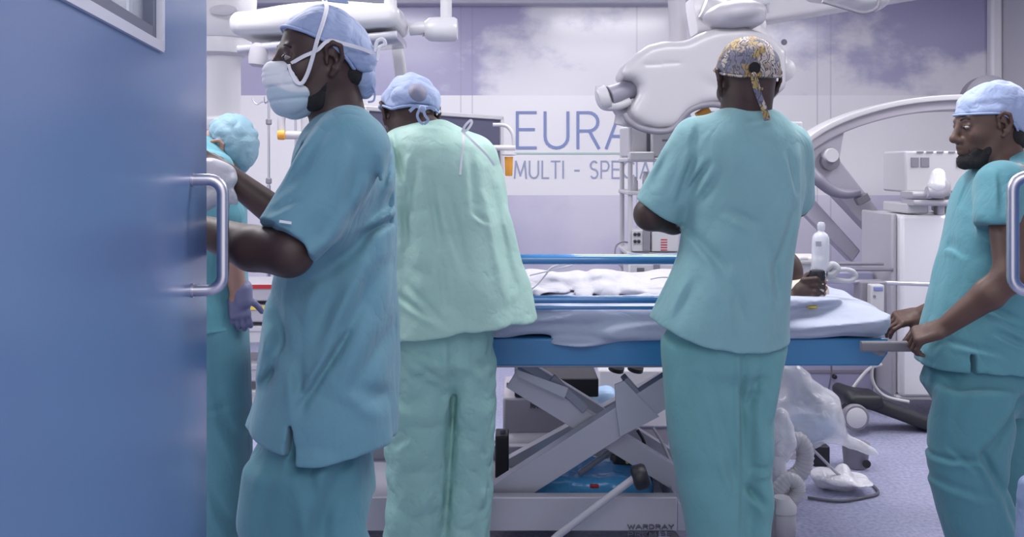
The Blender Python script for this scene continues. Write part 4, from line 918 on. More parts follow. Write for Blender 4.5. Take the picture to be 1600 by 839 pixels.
sdf_build(F, 'pillow', mat('cream_pillow', (.66, .58, .50), .7), None, smooth=2, loc=P(1240, 470, 3.38)); tag(COL.objects[-1], 'cream pillow pad behind the gripping hand', 'pillow')
t = thing('airway_bottle', P(1277, 470, 3.09), 'clear plastic bottle with black collar gripped by the dark hand', 'bottle')
q = P(1279, 430, 3.09)
MB().lathe(P(1278, 470, 3.09), [(.020, -.02), (.021, .0), (.022, .085)]).build('neck_tube', M_white, t, ang=50)
MB().lathe(P(1277, 438, 3.09), [(.020, 0), (.026, .004), (.027, .012), (.025, .018), (.027, .024), (.024, .034), (.018, .036)]).build('collar', M_black, t, ang=40)
MB().lathe(P(1281, 424, 3.11), [(.020, 0), (.027, .008), (.0285, .02), (.0295, .095), (.028, .118), (.022, .130), (.012, .137), (.010, .142), (.013, .146), (.0135, .162), (.010, .170), (.002, .172)], (.03, 0, 1)).build('bottle_body', mat('milky_plastic', (.80, .80, .86), .18, alpha=.62), t, ang=50)
MB().box(P(1279, 385, 3.077) - V(.009, 0, 0), P(1279, 377, 3.081) + V(.009, 0, .0)).build('label', M_ltprint, t)
MB().tube([P(1290, 422, 3.1), P(1300, 414, 3.1), P(1307, 420, 3.1), P(1300, 428, 3.1), P(1292, 428, 3.1)], [.010, .013, .015, .013, .010], 12).build('connector', M_white, t, ang=60)
tag(MB().tube([P(1294, 426, 3.12), P(1316, 421, 3.12), P(1332, 424, 3.12), P(1337, 432, 3.12), P(1328, 439, 3.12), P(1312, 438, 3.12), P(1292, 434, 3.12)], .0085, 12).build('breathing_hose', M_white, None, loc=P(1300, 430, 3.12), ang=60), 'white looped breathing hose joined to the clear bottle', 'hose')
tag(MB().lathe(P(1268, 481, 3.06), [(.012, 0), (.020, .003), (.018, .008), (.004, .010)], (0, 0, 1)).build('yellow_cap', M_yellow, None, loc=P(1268, 481, 3.06)), 'small yellow cap on the sheet under the gripping hand', 'cap')
b_ = thing('instrument_box', P(1250, 400, 3.7), 'cream instrument box behind the clear bottle', 'box')
MB().box(P(1232, 412, 3.62), P(1268, 396, 3.78)).build('case', mat('cream_plastic', (.66, .62, .58), .4), b_, bevel=.008)
MB().tube([P(1245, 408, 3.61), P(1252, 404, 3.60), P(1262, 404, 3.60)], .007, 10).build('catch', M_white, b_)
MB().box((P(1236, 0, 3.65)[0], 3.63, PZ-.02), (P(1264, 0, 3.65)[0], 3.70, P(0, 412, 3.62)[2])).build('foot', M_offw, b_)
# tubing over the drape
for i, (pth, lb) in enumerate((([(822, 456), (838, 446), (852, 430), (862, 418), (880, 412)], 'clear tube crossing the white drape beside the green gown'), ([(828, 430), (850, 425), (872, 420), (895, 414)], 'second clear tube looping over the drape near the green gown'), ([(1016, 436), (1034, 433), (1060, 434)], 'white tube on the drape left of the patterned-cap man'))):
    tag(MB().tube([P(a, b, 3.16) for a, b in pth], .003, 8).build('iv_tube', M_white, None, loc=P(*pth[0], 3.16), ang=60), lb, 'tube')

# ---------------------------------------------------------------- things under and beyond the trolley
D = 4.0; t = thing('table_column', (P(840, 0, D)[0], D, 0), 'grey column housing with printed name beneath the trolley', 'operating table')
MB().box((P(786, 0, D)[0], D-.1, z(676, D)), (P(897, 0, D)[0], D+.3, z(612, D))).build('housing', mat('housing_grey', (.36, .34, .39), .3), t, bevel=.012)
mb = lettering('MAQUET', P(829, 637, D-.101), (1, 0, 0), (0, 0, 1), .022, .0045, width=.095); mb.v = [(a, D-.1 - abs(b-(D-.101)), c) for a, b, c in mb.v]; mb.build('printed_name', M_dtext, t)
MB().box((P(786, 0, D)[0]+.02, D-.06, .05), (P(897, 0, D)[0]-.02, D+.3, z(676, D)-.001)).build('lower_column', M_white, t, bevel=.03)
MB().box((P(770, 0, D)[0]-.1, D-.14, 0), (P(905, 0, D)[0]+.1, D+.34, .05)).build('foot', M_dgrey, t, bevel=.01)
MB().tube([P(790, 700, D-.12), P(905, 698, D-.12)], .062, 24, False).build('roll_tube', M_white, t, bevel=.006)
MB().box((P(832, 0, D)[0]-.08, D-.1, z(612, D)+.001), (P(932, 0, D)[0], D+.2, z(583, D))).build('black_underside', M_black, t, bevel=.006)
t = thing('battery_box', (P(786, 0, 3.5)[0], 3.5, .17), 'upright black box standing in the trolley base', 'box')
MB().box((P(774, 0, 3.5)[0], 3.45, .172), (P(795, 0, 3.5)[0], 3.56, z(676, 3.5))).build('case', M_black, t, bevel=.006)
MB().lathe(P(786, 676, 3.5), [(.01, 0), (.012, .01), (.008, .014)]).build('cap', M_dgrey, t)
F = Field(.008); F.rbox(V(P(915, 0, 3.4)[0], 3.38, .205), (.235, .14, .045), None, .035); F.mod(lambda p: .012*ridged(p*[9, 9, 12], 8) + .006*vnoise(p*22, 2))
F.clip = (V(-2, 0, .175), V(2, 9, 2)); F.fn(lambda p: .178 - p[:,2], (-2, 2, 0), (2, 5, 2), 0, 'int')
sdf_build(F, 'folded_bag', mat('blue_plastic_bag', (.08, .33, .62), .25, bump=[('ridge', 18, (1, 1, 1), .6, .015)]), None, smooth=1, loc=P(915, 775, 3.4)); tag(COL.objects[-1], 'crumpled blue plastic bag lying in the trolley base', 'bag')
tag(MB().box(P(922, 763, 3.235), P(935, 754, 3.26)).build('red_clip', M_red, None, loc=P(928, 762, 3.22), bevel=.003), 'small red clip on the blue bag in the trolley base', 'clip')
t = thing('foot_pump', P(985, 730, 3.45), 'black box unit behind the lever knob', 'box')
MB().obox(P(978, 722, 3.45), (.055, .05, .04), np.array([nrm((1, 0, -.35)), (0, 1, 0), nrm((.35, 0, 1))])).build('case', M_black, t, bevel=.008)
MB().lathe(P(980, 722, 3.399), [(.006, 0), (.006, .003)], (0, -1, 0), 12).build('screw', M_yellow, t)
MB().box((P(960, 0, 3.45)[0], 3.41, .171), (P(1000, 0, 3.45)[0], 3.49, z(738, 3.45))).build('stand', M_dgrey, t, bevel=.004)
for i, (pth, m_, lb) in enumerate((([(996, 672), (1006, 690), (1010, 712), (1016, 745), (1024, 790)], M_black, 'black cable curving down beside the lever knob'), ([(1020, 668), (1034, 690), (1044, 712), (1052, 730)], M_white, 'white cable right of the scissor arms'), ([(905, 735), (940, 738), (970, 736)], M_dgrey, 'dark cable lying behind the scissor arms'))):
    tag(MB().tube([P(a, b, 3.38) for a, b in pth], .006, 8).build('cable', m_, None, loc=P(*pth[0], 3.38), ang=60), lb, 'cable')
t = thing('distant_trolley', (P(980, 0, 4.9)[0], 4.4, 0), 'white machine body with blue film seen under the trolley', 'machine')
MB().box((P(935, 0, 4.3)[0], 4.3, .12), (P(1052, 0, 4.3)[0], 4.42, z(578, 4.3))).build('body', M_white, t, bevel=.01)
MB().box((P(940, 0, 4.3)[0], 4.31, 0), (P(1045, 0, 4.3)[0], 4.41, .12)).build('plinth', M_grey, t)
F = Field(.008); F.rbox(P(942, 640, 4.2), (.07, .05, .10), None, .03); F.mod(lambda p: .014*vnoise(p*18)); sdf_build(F, 'blue_film', mat('blue_film', (.38, .55, .78), .25), t)
for i, a in enumerate((962, 992)):
    MB().lathe(P(a, 580, 3.9), [(.02, 0), (.034, .004), (.034, .022), (.02, .028)], (0.2, -.2, 1)).build('socket', M_black, t, ang=40)
# clear waste bag, hoses, rubbish on the floor
BD = 3.75; t = thing('waste_bag', (P(1262, 0, BD)[0], BD, .25), 'big clear waste bag with blue contents hanging below the trolley', 'waste bag')
F = Field(.007)
F.ell(P(1262, 652, BD), (.155, .12, .13), k=.05); F.cone(P(1250, 600, BD), P(1236, 585, BD), .07, .055, .06); F.cone(P(1275, 640, BD), P(1325, 690, BD-.02), .09, .035, .05)
F.cone(P(1325, 690, BD-.02), P(1380, 714, BD-.05), .030, .020, .03, flat=(V(0, 1, 0), .7)); F.cone(P(1225, 668, BD), P(1212, 700, BD-.05), .09, .06, .06)
F.mod(lambda p: .016*ridged(p*[7, 7, 7] + p[:,[2, 0, 1]]*3, 3) + .008*vnoise(p*20, 5))
sdf_build(F, 'bag_film', M_film, t, smooth=1)
F = Field(.008); F.ell(P(1265, 668, BD), (.10, .07, .06)); F.mod(lambda p: .012*vnoise(p*17, 6)); sdf_build(F, 'contents', mat('blue_drapes', (.34, .48, .72), .7), t, label='pale blue crumpled drapes inside')
F = Field(.008); F.ell(P(1285, 632, BD), (.055, .05, .045), np.eye(3)); F.ell(P(1262, 610, BD), (.04, .05, .05)); F.mod(lambda p: .012*vnoise(p*15, 9)); sdf_build(F, 'paper', M_bag, t, label='crumpled white paper inside')
tag(MB().box((P(1266, 0, 4.15)[0], 4.1, .001), (P(1291, 0, 4.15)[0], 4.2, z(698, 4.1))).build('black_box', M_black, None, loc=(P(1278, 0, 4.15)[0], 4.15, 0), bevel=.005), 'small black box on the floor under the clear waste bag', 'box')
F = Field(.006); BW = 3.55
F.cone(P(1218, 655, BW), P(1222, 690, BW), .05, .06, .03); F.cone(P(1210, 690, BW), P(1216, 770, BW), .05, .035, .03); F.cone(P(1222, 672, BW), P(1204, 668, BW), .03, .05, .03)
F.mod(lambda p: .012*ridged(p*[12, 9, 8], 5) + .006*vnoise(p*26, 3))
sdf_build(F, 'crumpled_bag', M_bag, None, smooth=1, loc=P(1210, 770, BW)); tag(COL.objects[-1], 'crumpled white plastic bag beside the patterned-cap man\'s right leg', 'bag')
def corr_hose(pth, r, D, label, name='corrugated_hose'):
    pts, _ = spline([P(a, b, D) if len(c) == 0 else P(a, b, c[0]) for (a, b, *c) in pth], [r]*len(pth), 14)
    rr = [r*(1 + .07*math.sin(i*2.2)) for i in range(len(pts))]
    o = MB().tube(pts, rr, 20, smooth=False).build(name, M_white, None, loc=pts[0], ang=80); tag(o, label, 'hose'); return o
corr_hose([(1222, 700), (1246, 688), (1258, 706), (1252, 735), (1228, 755), (1215, 775)], .034, 3.6, 'thick white hose curling below the clear waste bag')
corr_hose([(1212, 770), (1230, 750), (1244, 755), (1246, 770), (1234, 782), (1220, 780)], .028, 3.45, 'white hose end coiled beside the man\'s right leg')
F = Field(.006); F.ell(P(1310, 746, 3.8), (.14, .09, .045), np.array([nrm((1, 0, -.10)), (0, 1, 0), nrm((.10, 0, 1))])); F.ell(P(1345, 755, 3.75), (.06, .07, .02)); F.mod(lambda p: .022*ridged(p*[10, 10, 10], 6)); F.fn(lambda p: .002 - p[:,2], (-2, 2, -1), (3, 6, 2), 0, 'int')
for o_ in F.ops: pass
sdf_build(F, 'flat_plastic_bag', M_bag, None, smooth=1, loc=(P(1320, 0, 3.8)[0], 3.8, 0)); tag(COL.objects[-1], 'flattened white plastic bag lying on the floor', 'bag')
b2 = thing('plastic_tub', (P(1330, 0, 4.1)[0], 4.1, 0), 'small grey plastic tub on the floor behind the flattened bag', 'tub')
MB().lathe((P(1337, 0, 4.1)[0], 4.1, .002), [(.05, 0), (.052, .004), (.06, .095), (.064, .10), (.064, .106)]).build('tub_body', M_grey, b2, ang=40)
MB().lathe((P(1345, 0, 4.1)[0], 4.035, .035), [(.018, 0), (.018, .006)], (0, -1, 0)).build('drain_hole', M_black, b2)
tag(MB().tube([(P(1262, 748, 3.7)[0], 3.7, .008), (P(1310, 752, 3.66)[0], 3.66, .008), (P(1350, 760, 3.7)[0], 3.7, .008), (P(1372, 750, 3.75)[0], 3.75, .008), (P(1362, 735, 3.85)[0], 3.86, .008), (P(1345, 735, 3.9)[0], 3.92, .008)], .006, 8).build('floor_cable', M_dgrey, None, loc=P(1262, 760, 3.7), ang=60), 'dark cable on the floor under the flattened bag', 'cable')
tag(MB().tube([P(1268, 700, 3.72), P(1290, 722, 3.74), P(1306, 738, 3.76), P(1322, 748, 3.76)], .006, 8).build('thin_tube', M_white, None, loc=P(1268, 700, 3.72), ang=60), 'thin white tube from the waste bag to the flattened bag', 'tube')
t = thing('suction_canister', (P(1222, 0, 3.35)[0], 3.35, 0), 'grey canister at the foot of the patterned-cap man', 'canister')
MB().lathe((P(1222, 0, 3.35)[0], 3.35, .0), [(.045, 0), (.05, .006), (.05, z(800, 3.35)), (.046, z(798, 3.35))]).build('body', M_offw, t, ang=40)
MB().lathe((P(1222, 0, 3.35)[0], 3.35, z(798, 3.35)+.001), [(.053, 0), (.053, .02), (.03, .05)]).build('lid', M_white, t, ang=40)
MB().box((P(1195, 0, 3.35)[0], 3.31, 0), (P(1208, 0, 3.35)[0], 3.40, z(775, 3.35))).build('bracket', M_grey, t, bevel=.004)
# ---------------------------------------------------------------- people
def cloth(name, col, wr=.5, scale=9, rough=.72, crink=0.4):
    wr = wr*1.5
    return mat(name, col, rough, sheen=.15, spec=.25, mottled=.05, bump=[('ridge', scale, (1.3, 1.3, .8), wr, .012), ('ridge', scale*3.2, (1, 1, 1), crink, .004), ('noise', 420, (1, 1, 1), .05, .0006)])
C_scrub1 = cloth('scrub_teal_blue', (.140, .300, .370), .45)
C_trous1 = cloth('scrub_trouser_teal', (.095, .245, .30), .4)
C_gown = mat('green_paper_gown', (.37, .56, .495), .55, spec=.35, mottled=.05, bump=[('ridge', 8, (1.5, 1.5, .7), .35, .012), ('voronoi', 17, (1, 1, 1), .25, .012), ('ridge', 30, (1, 1, 1), .3, .004)])
C_gtrous = mat('green_paper_trousers', (.265, .47, .44), .50, spec=.4, mottled=.05, bump=[('ridge', 9, (1.3, 1.3, .8), .5, .015), ('voronoi', 15, (1, 1, 1), .5, .014), ('ridge', 30, (1, 1, 1), .35, .004)])
C_scrub3 = cloth('scrub_sea_green', (.225, .415, .435), .45)
C_trous3 = cloth('scrub_trouser_sea_green', (.155, .360, .370), .4)
C_scrub4 = cloth('scrub_deep_teal', (.090, .250, .300), .45)
C_trous4 = cloth('scrub_trouser_deep_teal', (.075, .215, .262), .45)
C_scrub5 = cloth('scrub_mid_teal', (.115, .31, .37), .45)  # stooping person's top, one even teal
C_cap = mat('cap_blue_nonwoven', (.30, .37, .56), .62, sheen=.1, bump=[('ridge', 20, (1, 1, 1), .9, .010), ('noise', 500, (1, 1, 1), .12, .0008)])
C_capband = mat('cap_band_blue', (.28, .36, .58), .6, bump=[('ridge', 30, (1, 1, 1), .4, .004)])
C_hair = mat('black_hair', (.010, .009, .011), .75, bump=[('noise', 420, (1, 1, 1), .9, .004)])
C_glove = mat('pale_grey_glove', (.40, .39, .45), .42, bump=[('ridge', 30, (1, 1, 1), .6, .006)])
C_pglove = mat('violet_glove', (.14, .14, .25), .4, bump=[('ridge', 30, (1, 1, 1), .4, .004)])
C_white = mat('white_tape', (.80, .79, .83), .55)
C_eye = mat('eye_white', (.27, .24, .23), .35); C_iris = mat('dark_iris', (.012, .008, .008), .1)
C_shoe = mat('white_clog', (.62, .62, .66), .4)
def patterned():
    m = bpy.data.materials.new('patterned_cap_print'); m.use_nodes = True; nt = m.node_tree; b = nt.nodes['Principled BSDF']; N = nt.nodes.new; L = nt.links.new
    tc = N('ShaderNodeTexCoord'); w = N('ShaderNodeTexNoise'); w.inputs['Scale'].default_value = 18; w.inputs['Detail'].default_value = 2; L(tc.outputs['Object'], w.inputs['Vector'])
    v = N('ShaderNodeTexVoronoi'); v.inputs['Scale'].default_value = 30; mx = N('ShaderNodeVectorMath'); mx.operation = 'MULTIPLY_ADD'; mx.inputs[1].default_value = (.06, .06, .06)
    L(w.outputs['Color'], mx.inputs[0]); L(tc.outputs['Object'], mx.inputs[2]); L(mx.outputs[0], v.inputs['Vector'])
    sp = N('ShaderNodeSeparateColor'); L(v.outputs['Color'], sp.inputs[0]); r = N('ShaderNodeValToRGB'); r.color_ramp.interpolation = 'CONSTANT'
    els = [(0, (.36, .28, .22)), (.2, (.17, .17, .23)), (.36, (.46, .40, .36)), (.52, (.34, .22, .06)), (.66, (.50, .44, .40)), (.8, (.20, .18, .21)), (.9, (.40, .29, .10))]
    while len(r.color_ramp.elements) < len(els): r.color_ramp.elements.new(.5)
    for e, (p, c) in zip(r.color_ramp.elements, els): e.position = p; e.color = (*c, 1)
    L(sp.outputs[0], r.inputs['Fac'])
    wv = N('ShaderNodeTexWave'); wv.inputs['Scale'].default_value = 26; wv.inputs['Distortion'].default_value = 14; wv.inputs['Detail'].default_value = 1.5; wv.inputs['Detail Scale'].default_value = 2; L(tc.outputs['Object'], wv.inputs['Vector'])
    th = N('ShaderNodeMath'); th.operation = 'LESS_THAN'; th.inputs[1].default_value = .26; L(wv.outputs['Fac'], th.inputs[0])
    mc = N('ShaderNodeMix'); mc.data_type = 'RGBA'; L(th.outputs[0], mc.inputs['Factor']); L(r.outputs[0], mc.inputs[6]); mc.inputs[7].default_value = (.09, .085, .11, 1); L(mc.outputs[2], b.inputs['Base Color'])
    b.inputs['Roughness'].default_value = .75; return m
C_pat = patterned()

def px_loft(F, D, rows, k=.03, n=2.3, hem=None, mode='add', dy=0):
    """rows (py, pxL, pxR, ry[, cy offset]) read at depth D"""
    st = []
    for r in rows:
        zc_ = CZ - (r[0] - HY)*D/FPX; st.append((zc_, (((r[1]+r[2])/2) - 800)*D/FPX, D + dy + (r[4] if len(r) > 4 else 0), (r[2]-r[1])/2*D/FPX, r[3]))
    return F.loft(st, k=k, n=n, zlo=hem, mode=mode)
def hem_line(D, pts, far=0, cy=None):
    xs = [(a-800)*D/FPX for a, _ in pts]; zs = [CZ - (b-HY)*D/FPX for _, b in pts]
    return lambda x, y: np.interp(x, xs, zs) - (far*np.clip((y - cy)/.15, 0, 1) if far else 0)
def wr(amp, f, seed=0, st=(1, 1, .6)):
    st = np.array(st)*f
    return lambda p: amp*ridged(p*st + .25*np.stack([vnoise(p*3, seed+9)]*3, 1), seed)
def drape_noise(F, seed, a=1.0):
    F.mod(wr(.006*a, 5.5, seed, (1.2, 1.2, .45))); F.mod(wr(.0035*a, 12, seed+3, (1, 1, .8)))

def cap_sdf(name, o, R, m, parent, cut, off=.010, s=1.0, back=.012, seed=1, vox=.0035, amp=.004, low=None, bump=None):
    """cloth cap over the skull; cut: list of (forward, up) describing its lower edge"""
    F = Field(vox); L = lambda f, l, u: o + s*(R[0]*f + R[1]*l + R[2]*u)
    F.ell(L(-.012, 0, .034), (np.array([.100, .077, .090]) + off)*s, R, k=.02)
    if back: F.ell(L(-.055 - back, 0, .010), np.array([.062, .070, .062])*s, R, k=.03)
    if bump: F.ell(L(*bump[0]), np.array(bump[1])*s, R, k=.03)
    cf = [c[0] for c in cut]; cu = [c[1] for c in cut]
    def f(p):
        q = (p - o)/s; ff = q @ R[0]; uu = q @ R[2]; return (np.interp(ff, cf, cu) - uu)*s*.85
    F.mod(wr(amp, 24, seed, (1, 1, 1))); F.mod(wr(amp*.9, 11, seed+4, (1, 1, 1.2)))
    F.fn(f, o - .3, o + .3, .006, 'int')
    ob = sdf_build(F, name, m, parent, smooth=1)
    return ob, L
def band(name, o, R, m, parent, cut, off=.013, s=1.0, r=.006, back=.012, n=60, f0=-.12, f1=.12):
    """rolled edge following the cap's lower rim"""
    cf = [c[0] for c in cut]; cu = [c[1] for c in cut]; pts = []
    for i in range(n + 1):
        a = 2*math.pi*i/n; ff = math.cos(a)*(.102+off if math.cos(a) > 0 else .104+off+back) - .012; uu = np.interp(ff, cf, cu)
        k = math.sqrt(max(1 - ((uu-.034)/(.095+off))**2, .1)); ff = (ff+.012)*k - .012; pts.append(o + s*(R[0]*ff + R[1]*math.sin(a)*(.079+off)*k + R[2]*(uu + .003)))
    return MB().tube(pts, r, 8, smooth=False).build(name, m, parent, ang=80)
def ribbon(pts, w, up=(0, 1, 0), th=.0022): return MB().sweep(spline([np.array(p) for p in pts], [1]*len(pts), 8)[0], [(-w/2, -th/2), (w/2, -th/2), (w/2, th/2), (-w/2, th/2)], up=up)
def shoes(T_, spots, fwd):
    f = nrm((*fwd, 0)); l = V(-f[1], f[0], 0)
    for (x, y) in spots:
        F = Field(.007); b = V(x, y, 0)
        F.ell(b + f*.05 + V(0,0,.035), (.145, .052, .05), np.array([f, l, (0, 0, 1)]), k=.03); F.cone(b - f*.04 + V(0,0,.05), b - f*.03 + V(0,0,.09), .045, .042, .03)
        F.fn(lambda p: .001 - p[:,2], (-5, 0, -1), (5, 8, 2), 0, 'int'); sdf_build(F, 'clog', C_shoe, T_, smooth=2)

# ===== masked man at the door =====
D = 2.15; PM = thing('person', P(500, 0, D)*[1, 1, 0], 'person in teal scrubs, blue cap and white face mask, in profile by the door', 'person')
h1 = P(499, 97, 2.12); R1 = frame((-.86, -.50, -.07), roll=-3)
F = Field(.0035)
L1 = head_sdf(F, h1, R1, 1.0)
F.cone(L1(-.03, 0, -.05), P(533, 205, D+.01), .060, .068, .03); F.cone(P(520, 170, D-.02), P(526, 215, D-.02), .045, .05, .03)
F.cone(P(534, 232, D-.15), P(534, 232, D+.17), .060, .060, .05)
px_loft(F, D, [(225, 505, 575, .12), (300, 500, 575, .10), (420, 490, 580, .10), (560, 470, 580, .10), (610, 465, 580, .10)])
for g in (-1, 1): F.cone(P(500, 600, D+g*.08), P(488, 860, D+g*.11), .06, .045, .04); F.cone(P(488, 860, D+g*.11), V(P(492, 0, D)[0], D+g*.11, .09), .045, .04, .02)
el = P(452, 394, 1.87); wr_ = P(316, 360, 1.985)
F.cone(P(545, 245, 1.99), el, .058, .048, .04); F.cone(el, P(395, 388, 1.90), .050, .048, .02); F.cone(P(395, 388, 1.90), wr_, .048, .034, .01)
el2 = P(455, 350, 2.33); wr2 = P(352, 272, 2.30)
F.cone(P(540, 240, 2.31), el2, .058, .046, .04); F.cone(el2, wr2, .044, .030, .015)
hand_sdf(F, wr_, nrm((-1, .06, .10)), (0.1, -.6, .8), -1, (25, 35, 25), 1.0)
hand_sdf(F, wr2, nrm((-.8, -.1, .45)), (.3, -.5, .7), 1, (25, 30, 20), 1.0)
sdf_build(F, 'body', M_skin, PM)
e = L1(.080, .031, .012)
F = Field(.0015); F.ell(L1(.0845, .031, .0105), np.array([.0125, .0160, .0070]), R1, k=0); sdf_build(F, 'eye', C_eye, PM)
F = Field(.0012); F.ell(L1(.0925, .033, .0110), (.0062, .0066, .0064), R1, k=0); sdf_build(F, 'iris', C_iris, PM)
for g in (1, -1):
    MB().tube([L1(.0885, g*.016, .0335), L1(.0875, g*.030, .0385), L1(.0800, g*.047, .033)], [.0028, .0035, .0022], 8).build('eyebrow', C_hair, PM, ang=80)
cut1 = [(-.15, -.050), (-.07, -.022), (-.03, .010), (0, .036), (.05, .062), (.10, .082)]
cp, _ = cap_sdf('surgical_cap', h1, R1, C_cap, PM, cut1, .010, 1.0, .020, seed=2, bump=((-.095, .0, -.008), (.038, .055, .045)))
band('cap_rim', h1, R1, C_capband, cp, cut1, .005, 1.0, .0042, .022)
F = Field(.0045); F.ell(L1(-.100, .01, -.045), (.030, .045, .040), R1, k=.02); F.cone(L1(-.10, .03, -.03), L1(-.105, .02, -.075), .020, .012, .02); F.mod(wr(.003, 26, 3, (1, 1, 1))); sdf_build(F, 'cap_tail', C_cap, cp, smooth=1)
MB().tube([L1(-.108, .045, -.050), L1(-.118, .045, -.075), L1(-.112, .050, -.095), L1(-.098, .052, -.098)], .0025, 8).build('tie_loop', C_capband, cp, ang=80)
MB().tube([L1(-.122, .045, .020), L1(-.130, .045, .045), L1(-.145, .045, .050), L1(-.150, .045, .038), L1(-.135, .045, .030), L1(-.126, .045, .000)], .0045, 10).build('tie_knot', C_white, cp, ang=80)
F = Field(.003)      # short hair at the nape
F.ell(L1(-.062, .0, -.030), (.042, .066, .040), R1, k=.01); F.fn(lambda p: ((p - h1) @ R1[2]) - .03, h1-.3, h1+.3, .005, 'int'); F.mod(wr(.0012, 90, 5, (1, 1, 1)))
sdf_build(F, 'nape_hair', C_hair, PM, smooth=1)
F = Field(.003); F.cone(L1(.004, .062, -.045), L1(.030, .046, -.092), .010, .018, .02); F.cone(L1(.030, .046, -.092), L1(.050, .010, -.104), .018, .016, .02); F.cone(L1(.050, .010, -.104), L1(.030, -.046, -.092), .016, .016, .02)  # dark mass along the jaw, standing in for the black shading under it
F.mod(wr(.0012, 90, 5, (1, 1, 1))); sdf_build(F, 'beard', C_hair, PM, smooth=1)
F = Field(.0028); F.ell(L1(.062, 0, -.056), (.066, .064, .068), R1, k=.02); F.ell(L1(.103, 0, -.030), (.034, .026, .040), R1, k=.02); F.ell(L1(.070, 0, -.088), (.052, .050, .042), R1, k=.02)
F.fn(lambda p: (np.interp((p-h1) @ R1[2], [-.15, -.10, -.060, -.045, -.02, .0], [.030, .034, .048, .066, .080, .078]) - ((p-h1) @ R1[0]))*.8, h1-.3, h1+.3, .004, 'int'); F.fn(lambda p: ((p-h1) @ R1[2]) - .006, h1-.3, h1+.3, .006, 'int')
for zz_, dd in ((-.022, .0035), (-.034, .0030), (-.058, .004), (-.090, .003)): F.mod(lambda p, zz_=zz_, dd=dd: dd*np.exp(-((((p-h1) @ R1[2]) - zz_ - .12*((p-h1) @ R1[1]))/.0035)**2))
F.mod(wr(.0025, 22, 6, (1, 1, 1)))
def mask_col(v):
    u = (v - h1) @ R1[2]; l = (v - h1) @ R1[1]; f_ = (v-h1) @ R1[0]; b_ = np.clip((-.060 + .10*(l-.02) + .012*np.sin(l*70) - u)/.006, 0, 1)[:,None]
    return b_*np.array([.44, .56, .65]) + (1-b_)*np.array([.72, .74, .78])
M_mask = mat('mask_cloth', (.7, .72, .76), .7, attr=True, sheen=.2, bump=[('ridge', 30, (1, 1, 1), .3, .004), ('noise', 600, (1, 1, 1), .1, .0008)])
mk = sdf_build(F, 'face_mask', M_mask, PM, smooth=1, color=mask_col)
yn = 2.02
ribbon([L1(.082, .050, -.004), L1(.060, .068, .010), L1(.030, .080, .024), L1(.005, .088, .044), L1(-.030, .097, .036), L1(-.070, .094, .026), L1(-.122, .050, .014)], .008, up=R1[1], th=.003).build('ear_tie', C_white, mk, ang=60)
ribbon([L1(.086, .046, -.006), L1(.084, .054, -.026), L1(.077, .062, -.046), L1(.066, .068, -.050), L1(.054, .073, -.030), L1(.044, .079, .00), L1(.030, .088, .05), L1(.012, .080, .09), L1(-.006, .055, .125), L1(-.015, .01, .147)], .010, up=R1[1], th=.003).build('crown_tie', C_white, mk, ang=60)
MB().prism([L1(-.01, .02, .140), L1(-.07, .02, .135), L1(-.062, .0, .185), L1(-.022, 0, .188)], R1[1]*.010).build('crown_tail', C_cap, cp, bevel=.002)

CREASE[0] = 1.6; F = Field(.0048); slit = (482-800)*D/FPX
F.cone(P(548, 238, 1.97), P(446, 376, 1.865), .085, .074, .05); F.cone(P(545, 228, 2.0), P(520, 262, 1.95), .085, .085, .04)
F.cone(P(540, 238, 2.31), P(472, 335, 2.33), .080, .072, .05)
ax_ = nrm(P(446, 376, 1.865) - P(548, 238, 1.97)); sc_ = P(446, 376, 1.865)
F.fn(lambda p: np.maximum(-((p - sc_) @ ax_), np.sqrt(((p - sc_)**2).sum(1)) - .125), sc_-.13, sc_+.13, .004)
px_loft(F, D, [(166, 508, 566, .065), (182, 492, 584, .10), (205, 474, 602, .15), (240, 462, 614, .18), (290, 456, 618, .185), (360, 448, 621, .18), (440, 430, 622, .175), (520, 414, 622, .185), (600, 405, 623, .20), (655, 388, 624, .21), (700, 376, 624, .21)], n=2.4, k=.03,
    hem=hem_line(D, [(380, 646), (420, 660), (479, 678), (484, 690), (540, 688), (624, 680)]))
def slit_f(p): return np.maximum(np.maximum(np.abs(p[:,0] - slit - .004) - .004*np.clip((zs0 - p[:,2])/.05, 0, 1.6), p[:,2] - zs0), p[:,1] - 2.1)
zs0 = CZ - (632-HY)*D/FPX
F.fn(slit_f, (slit-.03, 1.9, zs0-.12), (slit+.03, 2.1, zs0), .001)
drape_noise(F, 11, 1.0)
creases(F, 2.0, [(500, 205, 452, 280, .012, .007), (530, 200, 470, 300, .015, .005), (600, 300, 545, 400, .020, .016), (608, 345, 560, 372, .010, .008), (560, 375, 492, 440, .022, .014), (575, 240, 560, 330, .016, .006), (450, 330, 500, 300, .010, .004), (440, 352, 478, 330, .008, .003),
  (590, 420, 520, 560, .018, .010), (545, 520, 480, 625, .010, .010), (600, 520, 560, 600, .020, .006), (420, 470, 450, 560, .020, .010), (440, 520, 415, 600, .016, .010), (470, 560, 478, 640, .014, .006), (430, 575, 405, 610, .012, .008), (612, 240, 618, 400, .010, .006), (560, 600, 600, 640, .018, .005), (530, 430, 500, 520, .024, .008), (575, 330, 600, 250, .010, .005)], side=2.15)
sdf_build(F, 'scrub_top', C_scrub1, PM, smooth=1)
mb_ = MB().obox(P(446, 347, 1.792), (.012, .0015, .0025), np.array([nrm((1, 0, -.15)), (0, 1, 0), nrm((.15, 0, 1))])); mb_.build('sleeve_logo', C_white, PM)
CREASE[0] = .9; F = Field(.006)
px_loft(F, D, [(600, 420, 585, .15), (660, 414, 576, .165), (720, 398, 576, .17), (780, 386, 584, .165)], n=2.3)
